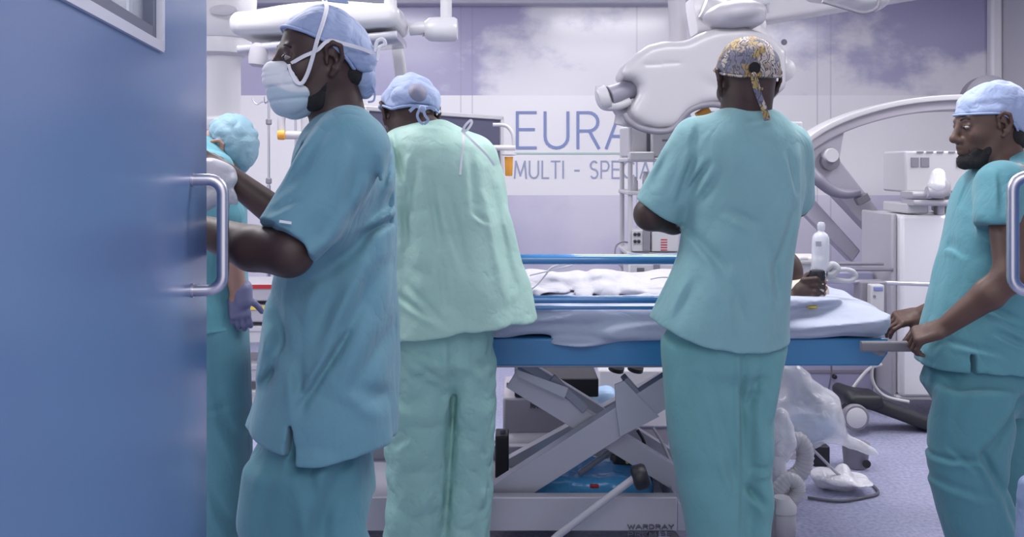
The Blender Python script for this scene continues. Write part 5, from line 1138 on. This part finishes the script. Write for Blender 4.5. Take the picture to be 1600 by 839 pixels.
px_loft(F, D, [(700, 404, 560, .10), (780, 392, 572, .10), (850, 392, 604, .105), (960, 400, 610, .11), (1100, 420, 590, .10), (1140, 425, 590, .10)], dy=-.10, n=2.2, k=.05)
px_loft(F, D, [(700, 396, 560, .10), (780, 384, 560, .10), (850, 364, 540, .105), (960, 372, 540, .11), (1100, 400, 540, .10), (1140, 400, 540, .10)], dy=.12, n=2.2, k=.05)
F.mod(wr(.010, 4.2, 21, (1.6, 1.2, .25))); F.mod(wr(.004, 11, 22, (1, 1, .5)))
creases(F, 2.05, [(490, 700, 520, 839, .018, .012), (545, 700, 500, 839, .020, .014), (570, 700, 585, 800, .014, .008), (440, 700, 420, 839, .02, .008), (480, 690, 470, 720, .014, .012)], side=2.15)
sdf_build(F, 'scrub_trousers', C_trous1, PM, smooth=1)
F = Field(.0035)   # pale glove / wrap on the far hand
hw = P(345, 268, 2.30); F.cone(P(350, 278, 2.27), P(326, 268, 2.26), .036, .036, .02); F.cone(P(326, 275, 2.26), P(318, 310, 2.25), .036, .035, .02); F.cone(P(350, 290, 2.25), P(369, 318, 2.25), .026, .005, .015); F.cone(P(338, 300, 2.25), P(358, 326, 2.25), .026, .005, .015)
F.mod(wr(.004, 22, 5, (1, 1, 1))); sdf_build(F, 'glove', C_glove, PM, smooth=1)
shoes(PM, [(P(498, 0, D)[0], D-.12), (P(470, 0, D)[0], D+.13)], (-1, 0))

# ===== man in the green paper gown =====
D = 2.75; G = thing('person', P(690, 0, D)*[1, 1, 0], 'person seen from behind in pale green paper gown and blue cap, bending over the trolley', 'person')
h2 = P(640, 183, D+.06); R2 = frame((-.35, .80, -.48), roll=4)
F = Field(.0045)
L2 = head_sdf(F, h2, R2, 1.0)
F.cone(L2(-.03, 0, -.05), P(668, 216, D), .058, .068, .03); F.cone(P(645, 240, D), P(735, 245, D), .055, .055, .05)
px_loft(F, D, [(236, 635, 735, .07), (320, 635, 750, .09), (460, 635, 755, .10), (520, 640, 750, .10)])
for (a, b_) in ((650, 648), (735, 728)): F.cone(P(a, 520, D), P(b_, 760, D), .052, .042, .04); F.cone(P(b_, 760, D), V(P(b_, 0, D)[0], D, .09), .042, .038, .02)
for (a, xe, xw, sd) in ((628, 612, 640, 1), (742, 764, 760, -1)):
    F.cone(P(a, 245, D), P(xe, 350, D+.14), .052, .042, .03); F.cone(P(xe, 350, D+.14), P(xw, 385, D+.38), .040, .028, .01)
    hand_sdf(F, P(xw, 385, D+.38), (0, 1, -.35), (0, .35, 1), sd, (20, 20, 15))
sdf_build(F, 'body', M_skin, G)
cut2 = [(-.15, -.035), (-.07, -.020), (-.02, .018), (0, .030), (.05, .050), (.10, .062)]
cp, _ = cap_sdf('surgical_cap', h2, R2, C_cap, G, cut2, .014, 1.0, .014, seed=5)
band('cap_rim', h2, R2, C_capband, cp, cut2, .014, 1.0, .004, .012)
o_ = P(642, 148, 0)
cr = P(646, 146, D-.055)
F = Field(.003); F.ell(P(652, 148, D-.012), (.036, .050, .036), None, 0); F.mod(wr(.002, 26, 3, (1, 1, 1))); sdf_build(F, 'crown_mesh', mat('sheer_grey_mesh', (.23, .22, .30), .6, bump=[('noise', 300, (1, 1, 1), .4, .002)]), cp, smooth=1, label='sheer grey crown panel of the cap')
dz = D - .075
ribbon([P(640, 174, dz), P(650, 166, dz-.005), P(660, 170, dz-.008), P(672, 168, dz), P(680, 172, dz)], .010).build('tie_band', C_cap, cp, ang=60)
ribbon([P(657, 168, dz-.012), P(652, 180, dz-.018), P(656, 190, dz-.015), P(662, 194, dz-.012)], .008).build('tie_tail', C_cap, cp, ang=60); ribbon([P(660, 168, dz-.012), P(664, 180, dz-.018), P(669, 188, dz-.015), P(662, 194, dz-.012)], .008).build('tie_tail', C_cap, cp, ang=60)
F = Field(.003); F.ell(P(660, 170, dz-.010), (.012, .009, .012), None, 0); sdf_build(F, 'tie_knot', C_cap, cp)
CREASE[0] = 1.6; F = Field(.0055); 
px_loft(F, D, [(186, 636, 694, .05, .02), (194, 622, 712, .08, .01), (206, 612, 735, .11), (226, 604, 762, .14), (255, 601, 778, .155), (300, 600, 790, .16), (350, 599, 802, .17), (400, 598, 812, .18), (450, 597, 826, .19), (500, 596, 838, .20), (545, 596, 844, .205)], n=2.25, k=.03,
    hem=hem_line(D, [(595, 531), (625, 527), (700, 512), (760, 503), (838, 496)], far=.045, cy=D+.02))
for (a, xe) in ((628, 612), (742, 766)): F.cone(P(a, 245, D+.02), P(xe, 350, D+.16), .075, .070, .05); F.cone(P(xe, 350, D+.16), P(xe, 378, D+.32), .06, .055, .03)
F.mod(wr(.008, 4.0, 31, (1.6, 1.2, .35))); F.mod(wr(.004, 12, 33, (1, 1, .8)))
creases(F, D-.1, [(650, 250, 640, 330, .014, .007), (672, 270, 690, 380, .012, .006), (700, 300, 730, 420, .016, .006), (735, 240, 745, 340, .012, .005), (628, 300, 640, 380, .012, .007), (640, 440, 700, 500, .012, .006), (625, 460, 680, 490, .010, .006), (690, 400, 700, 470, .012, .005), (770, 300, 800, 450, .016, .008), (610, 210, 640, 300, .012, .010), (740, 330, 760, 345, .007, .005)], side=D)
sdf_build(F, 'paper_gown', C_gown, G, smooth=1)
dz = D - .145
bow = MB()
ribbon([P(722, 206, dz+.02), P(727, 196, dz), P(735, 188, dz), P(737, 192, dz), P(731, 202, dz), P(722, 207, dz+.02)], .007).build('bow_loop', C_white, G, ang=60)
ribbon([P(723, 206, dz+.02), P(724, 225, dz-.01), P(721, 250, dz-.012), P(719, 273, dz-.012)], .006).build('gown_tie', C_white, G, ang=60)
ribbon([P(723, 206, dz+.02), P(740, 222, dz+.00), P(760, 242, dz+.012), P(772, 258, dz+.035)], .006).build('gown_tie', C_white, G, ang=60)
CREASE[0] = .9; F = Field(.006)
px_loft(F, D, [(470, 616, 770, .13), (515, 612, 776, .145), (560, 608, 776, .14), (610, 645, 742, .08)], n=2.2, k=.05)
px_loft(F, D, [(560, 604, 702, .12), (640, 600, 710, .12), (740, 601, 708, .115), (839, 602, 699, .105), (940, 606, 696, .10), (965, 608, 695, .10)], n=2.4, k=.02)
px_loft(F, D, [(560, 702, 780, .12), (640, 704, 779, .12), (740, 698, 775, .11), (839, 688, 768, .105), (940, 688, 765, .10), (965, 690, 765, .10)], n=2.4, k=.02)
F.mod(wr(.007, 5, 41, (1.4, 1.2, .4))); F.mod(wr(.005, 15, 43, (1, 1, 1)))
creases(F, D-.1, [(706, 530, 708, 640, .011, .010), (708, 640, 706, 760, .011, .004), (620, 540, 690, 560, .010, .006), (625, 570, 660, 600, .010, .006), (640, 555, 700, 600, .010, .006), (610, 610, 640, 640, .012, .008), (615, 700, 640, 680, .010, .006), (740, 560, 770, 600, .012, .006), (720, 600, 700, 690, .014, .006), (700, 690, 697, 839, .010, .005)], side=D)
sdf_build(F, 'paper_trousers', C_gtrous, G, smooth=1)
shoes(G, [(P(648, 0, D)[0], D), (P(728, 0, D)[0], D)], (0, 1))

# ===== man with the patterned cap =====
D = 2.6; K = thing('person', P(1145, 0, D)*[1, 1, 0], 'person seen from behind with folded arms, sea-green scrubs and patterned cap', 'person')
h3 = P(1166, 131, D-.0); R3 = frame((-.16, .98, -.08))
F = Field(.0038)
L3 = head_sdf(F, h3, R3, 1.02)
F.cone(L3(-.03, 0, -.04), P(1166, 190, D), .061, .070, .03); F.cone(P(1100, 222, D), P(1222, 225, D), .060, .060, .05); 
px_loft(F, D, [(215, 1095, 1225, .07), (330, 1105, 1220, .09), (450, 1085, 1205, .10), (540, 1075, 1195, .10)])
for (a, b_) in ((1105, 1105), (1180, 1178)): F.cone(P(a, 520, D), P(b_, 760, D), .055, .042, .04); F.cone(P(b_, 760, D), V(P(b_, 0, D)[0], D, .09), .042, .038, .02)
F.cone(P(1090, 225, D), P(1016, 335, D+.03), .056, .044, .03); F.cone(P(1016, 335, D+.03), P(1052, 343, D+.08), .046, .044, .02); F.cone(P(1052, 343, D+.08), P(1120, 330, D+.24), .044, .032, .01)
F.cone(P(1222, 230, D), P(1240, 318, D+.09), .046, .042, .03); F.cone(P(1244, 318, D+.09), P(1130, 350, D+.22), .042, .030, .01)
hand_sdf(F, P(1120, 330, D+.24), (.9, .1, .3), (.1, 1, 0), 1, (20, 25, 20))
F.rbox(P(1098, 350, D+.17), (.050, .022, .040), None, .018, k=.02)
for (y0, y1, xe) in ((334, 333, 1064), (343, 343, 1060), (352, 352, 1061), (360, 360, 1066)): F.cone(P(1090, y0, D+.13), P(1072, y0, D+.035), .0105, .010, .004); F.cone(P(1072, y0, D+.035), P(xe, y1-1, D+.032), .010, .009, .003)
sdf_build(F, 'body', M_skin, K)
F = Field(.0022)
for (y1, xe) in ((332, 1063), (342, 1059), (351, 1060), (359, 1065)): F.ell(P(xe, y1, D+.026), (.0068, .0050, .0072), k=0)
sdf_build(F, 'fingertips', M_palm, K, label='paler fingertips folded round the arm')
cut3 = [(-.15, -.002), (-.10, .000), (-.02, .022), (.0, .03), (.05, .045), (.10, .06)]
F_ = None
cp, _ = cap_sdf('patterned_cap', h3, R3, C_pat, K, cut3, .010, 1.02, .0, seed=7, amp=.0022, vox=.003)
band('cap_rim', h3, R3, C_pat, cp, cut3, .010, 1.02, .0035, .0)
yb_ = D - .127
MB().lathe(P(1179, 106, yb_+.006), [(.017, 0), (.016, .003)], (0, -1, 0), 22).build('back_opening', C_hair, cp)
F = Field(.003); F.ell(P(1178, 117, yb_-.001), (.008, .008, .009), None, 0); sdf_build(F, 'tie_knot', C_pat, cp)
ribbon([P(1178, 117, yb_), P(1180, 132, yb_-.004), P(1187, 152, yb_+.004), P(1194, 170, yb_+.0), P(1199, 188, yb_-.012)], .017).build('tie_tail', C_pat, cp, ang=60)
ribbon([P(1179, 117, yb_), P(1184, 128, yb_-.008), P(1186, 137, yb_-.005), P(1192, 139, yb_-.005)], .007).build('tie_tail', C_pat, cp, ang=60)
CREASE[0] = 1.6; F = Field(.0048)
F.cone(P(1088, 222, D), P(1030, 322, D+.02), .078, .076, .05); F.cone(P(1234, 230, D+.01), P(1240, 308, D+.075), .068, .062, .04)
ax_ = nrm(P(1030, 322, D+.02) - P(1088, 222, D)); sc_ = P(1024, 330, D+.02); ax_ = nrm(P(1012, 352, D+.03)-P(1046, 292, D+.01))
F.fn(lambda p: np.maximum(-((p - sc_) @ ax_), np.sqrt(((p - sc_)**2).sum(1)) - .095), sc_-.1, sc_+.1, .004)
px_loft(F, D, [(168, 1126, 1208, .066), (178, 1108, 1222, .088), (192, 1085, 1236, .108), (212, 1070, 1248, .128), (245, 1064, 1256, .14), (290, 1070, 1256, .145), (340, 1070, 1249, .145), (400, 1058, 1238, .145), (450, 1036, 1232, .155), (500, 1012, 1230, .165), (550, 1005, 1229, .17)], n=2.25, k=.03,
    hem=hem_line(D, [(1004, 494), (1035, 506), (1060, 517), (1100, 532), (1135, 538), (1180, 537), (1232, 529)], far=.02, cy=D+.02))
drape_noise(F, 51, .8)
creases(F, D-.13, [(1092, 240, 1068, 315, .012, .007), (1110, 255, 1085, 300, .010, .007), (1125, 270, 1098, 320, .012, .006), (1060, 230, 1030, 290, .012, .005), (1085, 360, 1130, 420, .014, .007), (1140, 330, 1180, 350, .014, .005), (1120, 400, 1160, 500, .022, .006), (1065, 380, 1040, 490, .012, .008), (1090, 440, 1060, 500, .014, .006), (1210, 400, 1218, 470, .016, .010), (1245, 330, 1215, 420, .012, .006), (1100, 190, 1090, 230, .012, .005), (1170, 190, 1205, 185, .008, .003), (1160, 420, 1145, 520, .02, .004), (1235, 240, 1248, 300, .010, .006)], side=D)
sdf_build(F, 'scrub_top', C_scrub3, K, smooth=1)
CREASE[0] = .9; F = Field(.006)
px_loft(F, D, [(480, 1050, 1216, .12), (530, 1042, 1223, .14), (570, 1044, 1216, .135), (610, 1075, 1190, .08)], n=2.2, k=.05)
px_loft(F, D, [(530, 1036, 1166, .13), (620, 1039, 1169, .13), (700, 1048, 1173, .125), (780, 1062, 1173, .12), (839, 1072, 1164, .115), (900, 1076, 1152, .11), (1010, 1076, 1150, .11)], n=2.3, k=.02)
px_loft(F, D, [(530, 1150, 1228, .13), (600, 1150, 1216, .13), (650, 1150, 1206, .13), (720, 1150, 1203, .125), (780, 1152, 1206, .12), (839, 1150, 1200, .115), (900, 1154, 1200, .11), (1010, 1154, 1200, .11)], n=2.3, k=.02)
F.mod(wr(.006, 4.5, 61, (1.5, 1.2, .3))); F.mod(wr(.003, 13, 63, (1, 1, .6)))
creases(F, D-.1, [(1157, 545, 1161, 720, .010, .018), (1162, 700, 1158, 839, .009, .006), (1110, 600, 1155, 770, .014, .007), (1125, 700, 1150, 760, .012, .006), (1170, 600, 1195, 590, .012, .005), (1175, 735, 1200, 730, .012, .006), (1165, 760, 1195, 790, .012, .007), (1190, 570, 1170, 640, .012, .007), (1060, 540, 1075, 700, .02, .004)], side=D)
sdf_build(F, 'scrub_trousers', C_trous3, K, smooth=1)
shoes(K, [(P(1110, 0, D)[0], D), (P(1178, 0, D)[0], D)], (0, 1))

# ===== bearded man pushing the trolley end =====
D = 2.95; B_ = thing('person', P(1545, 0, D)*[1, 1, 0], 'bearded person in deep teal scrubs and blue cap, in profile, holding the trolley end', 'person')
h4 = P(1543, 198, D-.0); R4 = frame((-.985, -.05, -.15))
F = Field(.0033)
L4 = head_sdf(F, h4, R4, 1.02)
F.cone(L4(-.035, 0, -.04), P(1572, 262, D), .056, .064, .03); F.cone(P(1548, 232, D), P(1562, 270, D), .048, .055, .03); F.cone(P(1580, 283, D-.15), P(1580, 283, D+.15), .060, .060, .05)
px_loft(F, D, [(275, 1545, 1630, .10), (400, 1520, 1620, .10), (550, 1490, 1600, .10)])
F.cone(P(1520, 545, D-.06), P(1488, 740, D-.09), .06, .045, .04); F.cone(P(1488, 740, D-.09), V(P(1565, 0, D)[0], D-.09, .09), .043, .04, .02)
F.cone(P(1570, 545, D+.08), P(1600, 720, D+.11), .06, .045, .04); F.cone(P(1600, 720, D+.11), V(P(1665, 0, D)[0], D+.11, .09), .043, .04, .02)
e4, w4 = P(1582, 428, D-.25), P(1474, 512, D-.15)
F.cone(P(1568, 290, D-.16), e4, .056, .050, .03); F.cone(e4, P(1545, 460, D-.225), .048, .045, .02); F.cone(P(1545, 460, D-.225), w4, .046, .0285, .015, flat=(nrm((.5, 0, .86)), .95))
hand_sdf(F, w4, nrm((-1, .45, -.42)), nrm((-.30, -.35, .9)), 1, [(42, 55, 35), (48, 55, 35), (50, 55, 35), (48, 50, 35)], 1.02, thumb=(.6, .45, -.7), tcurl=18)
F.cone(P(1575, 290, D+.17), P(1560, 440, D+.24), .056, .046, .03); w5 = P(1436, 492, D+.42); F.cone(P(1560, 440, D+.24), w5, .045, .029, .015)
hand_sdf(F, w5, nrm((-1, -.1, -.16)), nrm((-.1, -.5, .9)), -1, [(20, 40, 25), (30, 40, 25), (38, 40, 25), (42, 40, 25)], 1.0, thumb=(.7, .5, -.35), tcurl=12)
sdf_build(F, 'body', M_skin4 if 'M_skin4' in globals() else mat('brown_skin', (.095, .052, .041), .46, spec=.4, mottled=.10, bump=[('noise', 160, (1, 1, 1), .10, .0015)]), B_)
F = Field(.0014); F.ell(L4(.0845, .031, .0105), (.0122, .0155, .0062), R4, k=0); sdf_build(F, 'eye', C_eye, B_)
F = Field(.0011); F.ell(L4(.0935, .030, .0105), (.0055, .0062, .0060), R4, k=0); sdf_build(F, 'iris', C_iris, B_)
MB().tube([L4(.0935, .014, .034), L4(.0900, .030, .0385), L4(.0800, .046, .034)], [.0025, .0032, .002], 8).build('eyebrow', C_hair, B_, ang=80)
F = Field(.0026)
F.cone(L4(.090, 0, -.100), L4(.060, .024, -.098), .023, .026, .02); F.cone(L4(.060, .024, -.098), L4(.036, .040, -.076), .026, .021, .02); F.cone(L4(.036, .040, -.076), L4(.016, .060, -.040), .017, .006, .02)
F.cone(L4(.090, 0, -.100), L4(.060, -.024, -.098), .023, .026, .02); F.cone(L4(.060, -.024, -.098), L4(.036, -.040, -.076), .026, .021, .02); F.cone(L4(.084, .022, -.085), L4(.072, .040, -.070), .012, .012, .01)
F.mod(wr(.0014, 90, 5, (1, 1, 1))); sdf_build(F, 'beard', C_hair, B_, smooth=1)
MB().tube([L4(.104, .0, -.044), L4(.100, .016, -.046), L4(.092, .026, -.056), L4(.088, .030, -.070)], [.003, .0032, .0026, .002], 8).build('moustache', C_hair, B_, ang=80)
F = Field(.003); F.ell(L4(-.060, 0, -.026), (.046, .068, .044), R4, k=.01); F.cone(L4(-.06, .03, -.05), L4(-.075, .02, -.062), .03, .03, .02);  F.mod(wr(.0012, 90, 5, (1, 1, 1)))
F.fn(lambda p: ((p - h4) @ R4[2]) - .03, h4-.3, h4+.3, .005, 'int'); sdf_build(F, 'nape_hair', C_hair, B_, smooth=1)
cut4 = [(-.17, -.075), (-.10, -.052), (-.05, -.012), (-.02, .022), (0, .036), (.04, .042), (.10, .050)]
cp, _ = cap_sdf('surgical_cap', h4, R4, C_cap, B_, cut4, .012, 1.02, .020, seed=9, bump=((-.040, .0, .066), (.105, .080, .078)))
band('cap_rim', h4, R4, C_capband, cp, cut4, .0075, 1.02, .0036, .028)
MB().tube([P(1597, 212, D-.03), P(1592, 222, D-.04), P(1590, 232, D-.04), P(1593, 240, D-.04)], .004, 8).build('tie_tail', C_cap, cp, ang=80)
CREASE[0] = 1.6; F = Field(.0048)
F.cone(P(1566, 288, D-.165), P(1556, 345, D-.205), .078, .070, .05); F.cone(P(1578, 288, D+.165), P(1570, 345, D+.2), .075, .068, .05)
sc_ = P(1556, 352, D-.21); ax_ = nrm(P(1562, 425, D-.22) - sc_)
F.fn(lambda p: np.maximum(-((p - sc_) @ ax_), np.sqrt(((p - sc_)**2).sum(1)) - .085), sc_-.1, sc_+.1, .004)
px_loft(F, D, [(236, 1560, 1612, .06), (244, 1545, 1628, .085), (258, 1527, 1642, .13), (280, 1510, 1652, .17), (310, 1498, 1658, .185), (350, 1488, 1660, .19), (400, 1472, 1658, .175), (460, 1455, 1652, .165), (520, 1441, 1646, .165), (580, 1432, 1640, .175)], n=2.35, k=.07,
    hem=hem_line(D, [(1430, 569), (1530, 571), (1660, 571)]))
zs4 = CZ - (540-HY)*D/FPX; sx4 = (1527-800)*(D-.17)/FPX
F.fn(lambda p: np.maximum(np.maximum(np.abs(p[:,0] - sx4) - .0035, p[:,2] - zs4), p[:,1] - D + .02), (sx4-.02, D-.3, zs4-.2), (sx4+.02, D, zs4), .001)
drape_noise(F, 71, .8)
creases(F, D-.15, [(1500, 320, 1520, 400, .010, .008), (1512, 330, 1490, 420, .020, .003), (1545, 270, 1535, 330, .010, .006), (1580, 265, 1575, 320, .010, .005), (1515, 290, 1500, 345, .009, .005), (1490, 430, 1470, 540, .016, .006), (1560, 500, 1600, 520, .010, .005), (1555, 520, 1600, 540, .010, .005), (1545, 480, 1590, 500, .012, .006), (1500, 540, 1560, 550, .010, .004)], side=D)
sdf_build(F, 'scrub_top', C_scrub4, B_, smooth=1)
CREASE[0] = .9; F = Field(.006)
px_loft(F, D, [(510, 1460, 1625, .14), (570, 1449, 1632, .155), (600, 1442, 1636, .155), (650, 1470, 1610, .09)], n=2.2, k=.05)
px_loft(F, D, [(590, 1447, 1560, .10), (650, 1431, 1555, .11), (700, 1427, 1545, .11), (740, 1431, 1548, .11), (790, 1446, 1570, .105), (839, 1462, 1585, .10), (900, 1490, 1600, .10), (950, 1505, 1610, .10)], dy=-.09, n=2.2, k=.03)
px_loft(F, D, [(590, 1530, 1640, .10), (680, 1535, 1660, .10), (760, 1548, 1690, .10), (839, 1580, 1710, .10), (950, 1620, 1740, .10)], dy=.11, n=2.2, k=.03)
F.mod(wr(.007, 4.8, 81, (1.5, 1.2, .4))); F.mod(wr(.004, 12, 83, (1, 1, .8)))
creases(F, D-.1, [(1580, 620, 1510, 700, .016, .024), (1510, 690, 1535, 745, .014, .022), (1450, 710, 1500, 705, .009, .010), (1470, 690, 1500, 720, .008, .006), (1440, 740, 1520, 760, .014, .006), (1600, 640, 1560, 760, .016, .010), (1490, 600, 1470, 690, .018, .006), (1530, 720, 1580, 839, .014, .010)], side=D)
sdf_build(F, 'scrub_trousers', C_trous4, B_, smooth=1)
MB().lathe(P(1432, 548, D-.06), [(.0095, -.002), (.0112, -.002), (.0112, .002), (.0095, .002)], nrm((-.2, .1, -1)), 22).build('finger_ring', M_steel, B_)
shoes(B_, [(P(1560, 0, D)[0], D-.12), (P(1680, 0, D)[0], D+.10)], (-1, 0))

# ===== stooping person half behind the door =====
D = 3.15; S = thing('person', P(320, 0, D)*[1, 1, 0], 'stooping person in teal scrubs, glasses and bouffant cap, half hidden behind the blue door', 'person')
h5 = P(348, 238, D); R5 = frame((.28, -.15, -.95), up=(1, -.05, .28))
F = Field(.0045)
L5 = head_sdf(F, h5, R5, .98)
F.cone(L5(-.03, 0, -.04), P(325, 245, D), .052, .06, .03); F.cone(P(318, 262, D-.15), P(318, 262, D+.15), .06, .06, .05)
px_loft(F, D, [(260, 290, 350, .10), (400, 295, 355, .10), (520, 295, 355, .10)])
for g in (-1, 1): F.cone(P(330, 500, D+g*.06), P(335, 700, D+g*.07), .05, .042, .04); F.cone(P(335, 700, D+g*.07), V(P(332, 0, D)[0], D+g*.07, .09), .042, .038, .02)
F.cone(P(330, 268, D-.17), P(362, 380, D-.16), .050, .042, .03); F.cone(P(362, 380, D-.16), P(372, 462, D-.10), .038, .026, .01)
F.cone(P(330, 268, D+.17), P(368, 370, D+.16), .050, .042, .03); F.cone(P(368, 370, D+.16), P(372, 440, D+.10), .038, .026, .01)
hand_sdf(F, P(372, 462, D-.10), nrm((.10, 0, -1)), nrm((.3, -1, 0)), -1, (22, 25, 20), .80)
sdf_build(F, 'body', mat('light_brown_skin', (.34, .19, .15), .5, mottled=.1), S)
F = Field(.003); hand_sdf(F, P(372, 462, D-.10), nrm((.10, 0, -1)), nrm((.3, -1, 0)), -1, (22, 25, 20), .84, k=.005); F.cone(P(378, 452, D-.10), P(380, 468, D-.10), .034, .030, .01)
F.mod(lambda p: -.0018 + 0*p[:,0]); sdf_build(F, 'glove', C_pglove, S, smooth=1)
cut5 = [(-.2, -.04), (-.05, -.01), (0, .02), (.05, .04), (.12, .05)]
F = Field(.004); F.ell(L5(-.02, 0, .040), (.112, .092, .096), R5, k=.02)
F.fn(lambda p: (np.interp(((p-h5) @ R5[0]), [c[0] for c in cut5], [c[1] for c in cut5]) - ((p-h5) @ R5[2]))*.85, h5-.3, h5+.3, .008, 'int'); F.mod(wr(.004, 30, 4, (1, 1, 1))); F.mod(wr(.004, 12, 5, (1, 1, 1)))
sdf_build(F, 'bouffant_cap', mat('bouffant_pale_blue', (.20, .33, .41), .6, bump=[('ridge', 34, (1, 1, 1), .7, .006)]), S, smooth=1)
gl = MB().tube([L5(.02, .080, .012), L5(.06, .079, .010), L5(.108, .062, .008)], .0028, 8, False)
for g in (1, -1): gl.tube([L5(.110, g*.008, .020), L5(.106, g*.054, .022), L5(.100, g*.060, .004), L5(.104, g*.050, -.018), L5(.112, g*.014, -.018), L5(.113, g*.006, .0), L5(.110, g*.008, .020)], .0025, 8, False)
gl.tube([L5(.110, .008, .014), L5(.110, -.008, .014)], .0025, 8, False).build('glasses', M_black, S, ang=80)
MB().tube([L5(-.03, .092, -.02), L5(-.05, .084, .0), L5(-.09, .06, .01), L5(-.11, .02, .01)], .009, 10).build('head_strap', M_black, S, ang=80)
CREASE[0] = 1.6; F = Field(.0055)
px_loft(F, D, [(214, 300, 345, .07), (228, 288, 362, .13), (250, 276, 374, .17), (290, 270, 380, .18), (360, 268, 378, .18), (440, 268, 382, .175), (525, 266, 386, .18)], n=2.4, hem=hem_line(D, [(260, 505), (400, 515)]))
F.cone(P(332, 266, D-.17), P(352, 335, D-.17), .068, .062, .04); F.cone(P(332, 266, D+.17), P(352, 335, D+.17), .068, .062, .04)
drape_noise(F, 91, .9); sdf_build(F, 'scrub_top', C_scrub5, S, smooth=1)
CREASE[0] = .9; F = Field(.007)
px_loft(F, D, [(460, 270, 384, .16), (520, 270, 385, .165), (600, 272, 386, .15), (720, 280, 388, .15), (839, 284, 386, .15), (905, 290, 380, .15)], n=2.3)
F.mod(wr(.008, 4.5, 95, (1.5, 1.2, .3))); creases(F, D-.1, [(330, 530, 350, 640, .016, .008), (350, 650, 380, 720, .016, .008), (335, 760, 370, 839, .016, .010), (325, 640, 380, 630, .012, .006)], side=D)
sdf_build(F, 'scrub_trousers', C_trous1, S, smooth=1)
shoes(S, [(P(332, 0, D)[0], D-.10), (P(332, 0, D)[0], D+.10)], (1, 0))

# pale blue plastic hanging at the right edge by the second door
F = Field(.005); F.cone(P(1608, 760, 2.3), P(1625, 900, 2.3), .03, .07, .03); F.cone(P(1600, 778, 2.3), P(1620, 775, 2.3), .015, .025, .02); F.mod(wr(.008, 14, 3, (1, 1, 1)))
sdf_build(F, 'blue_plastic_bag', mat('pale_blue_plastic', (.24, .31, .48), .3, bump=[('ridge', 20, (1, 1, 1), .6, .01)]), None, smooth=1, loc=P(1620, 900, 2.3)); tag(COL.objects[-1], 'pale blue plastic bag at the lower right edge', 'bag')
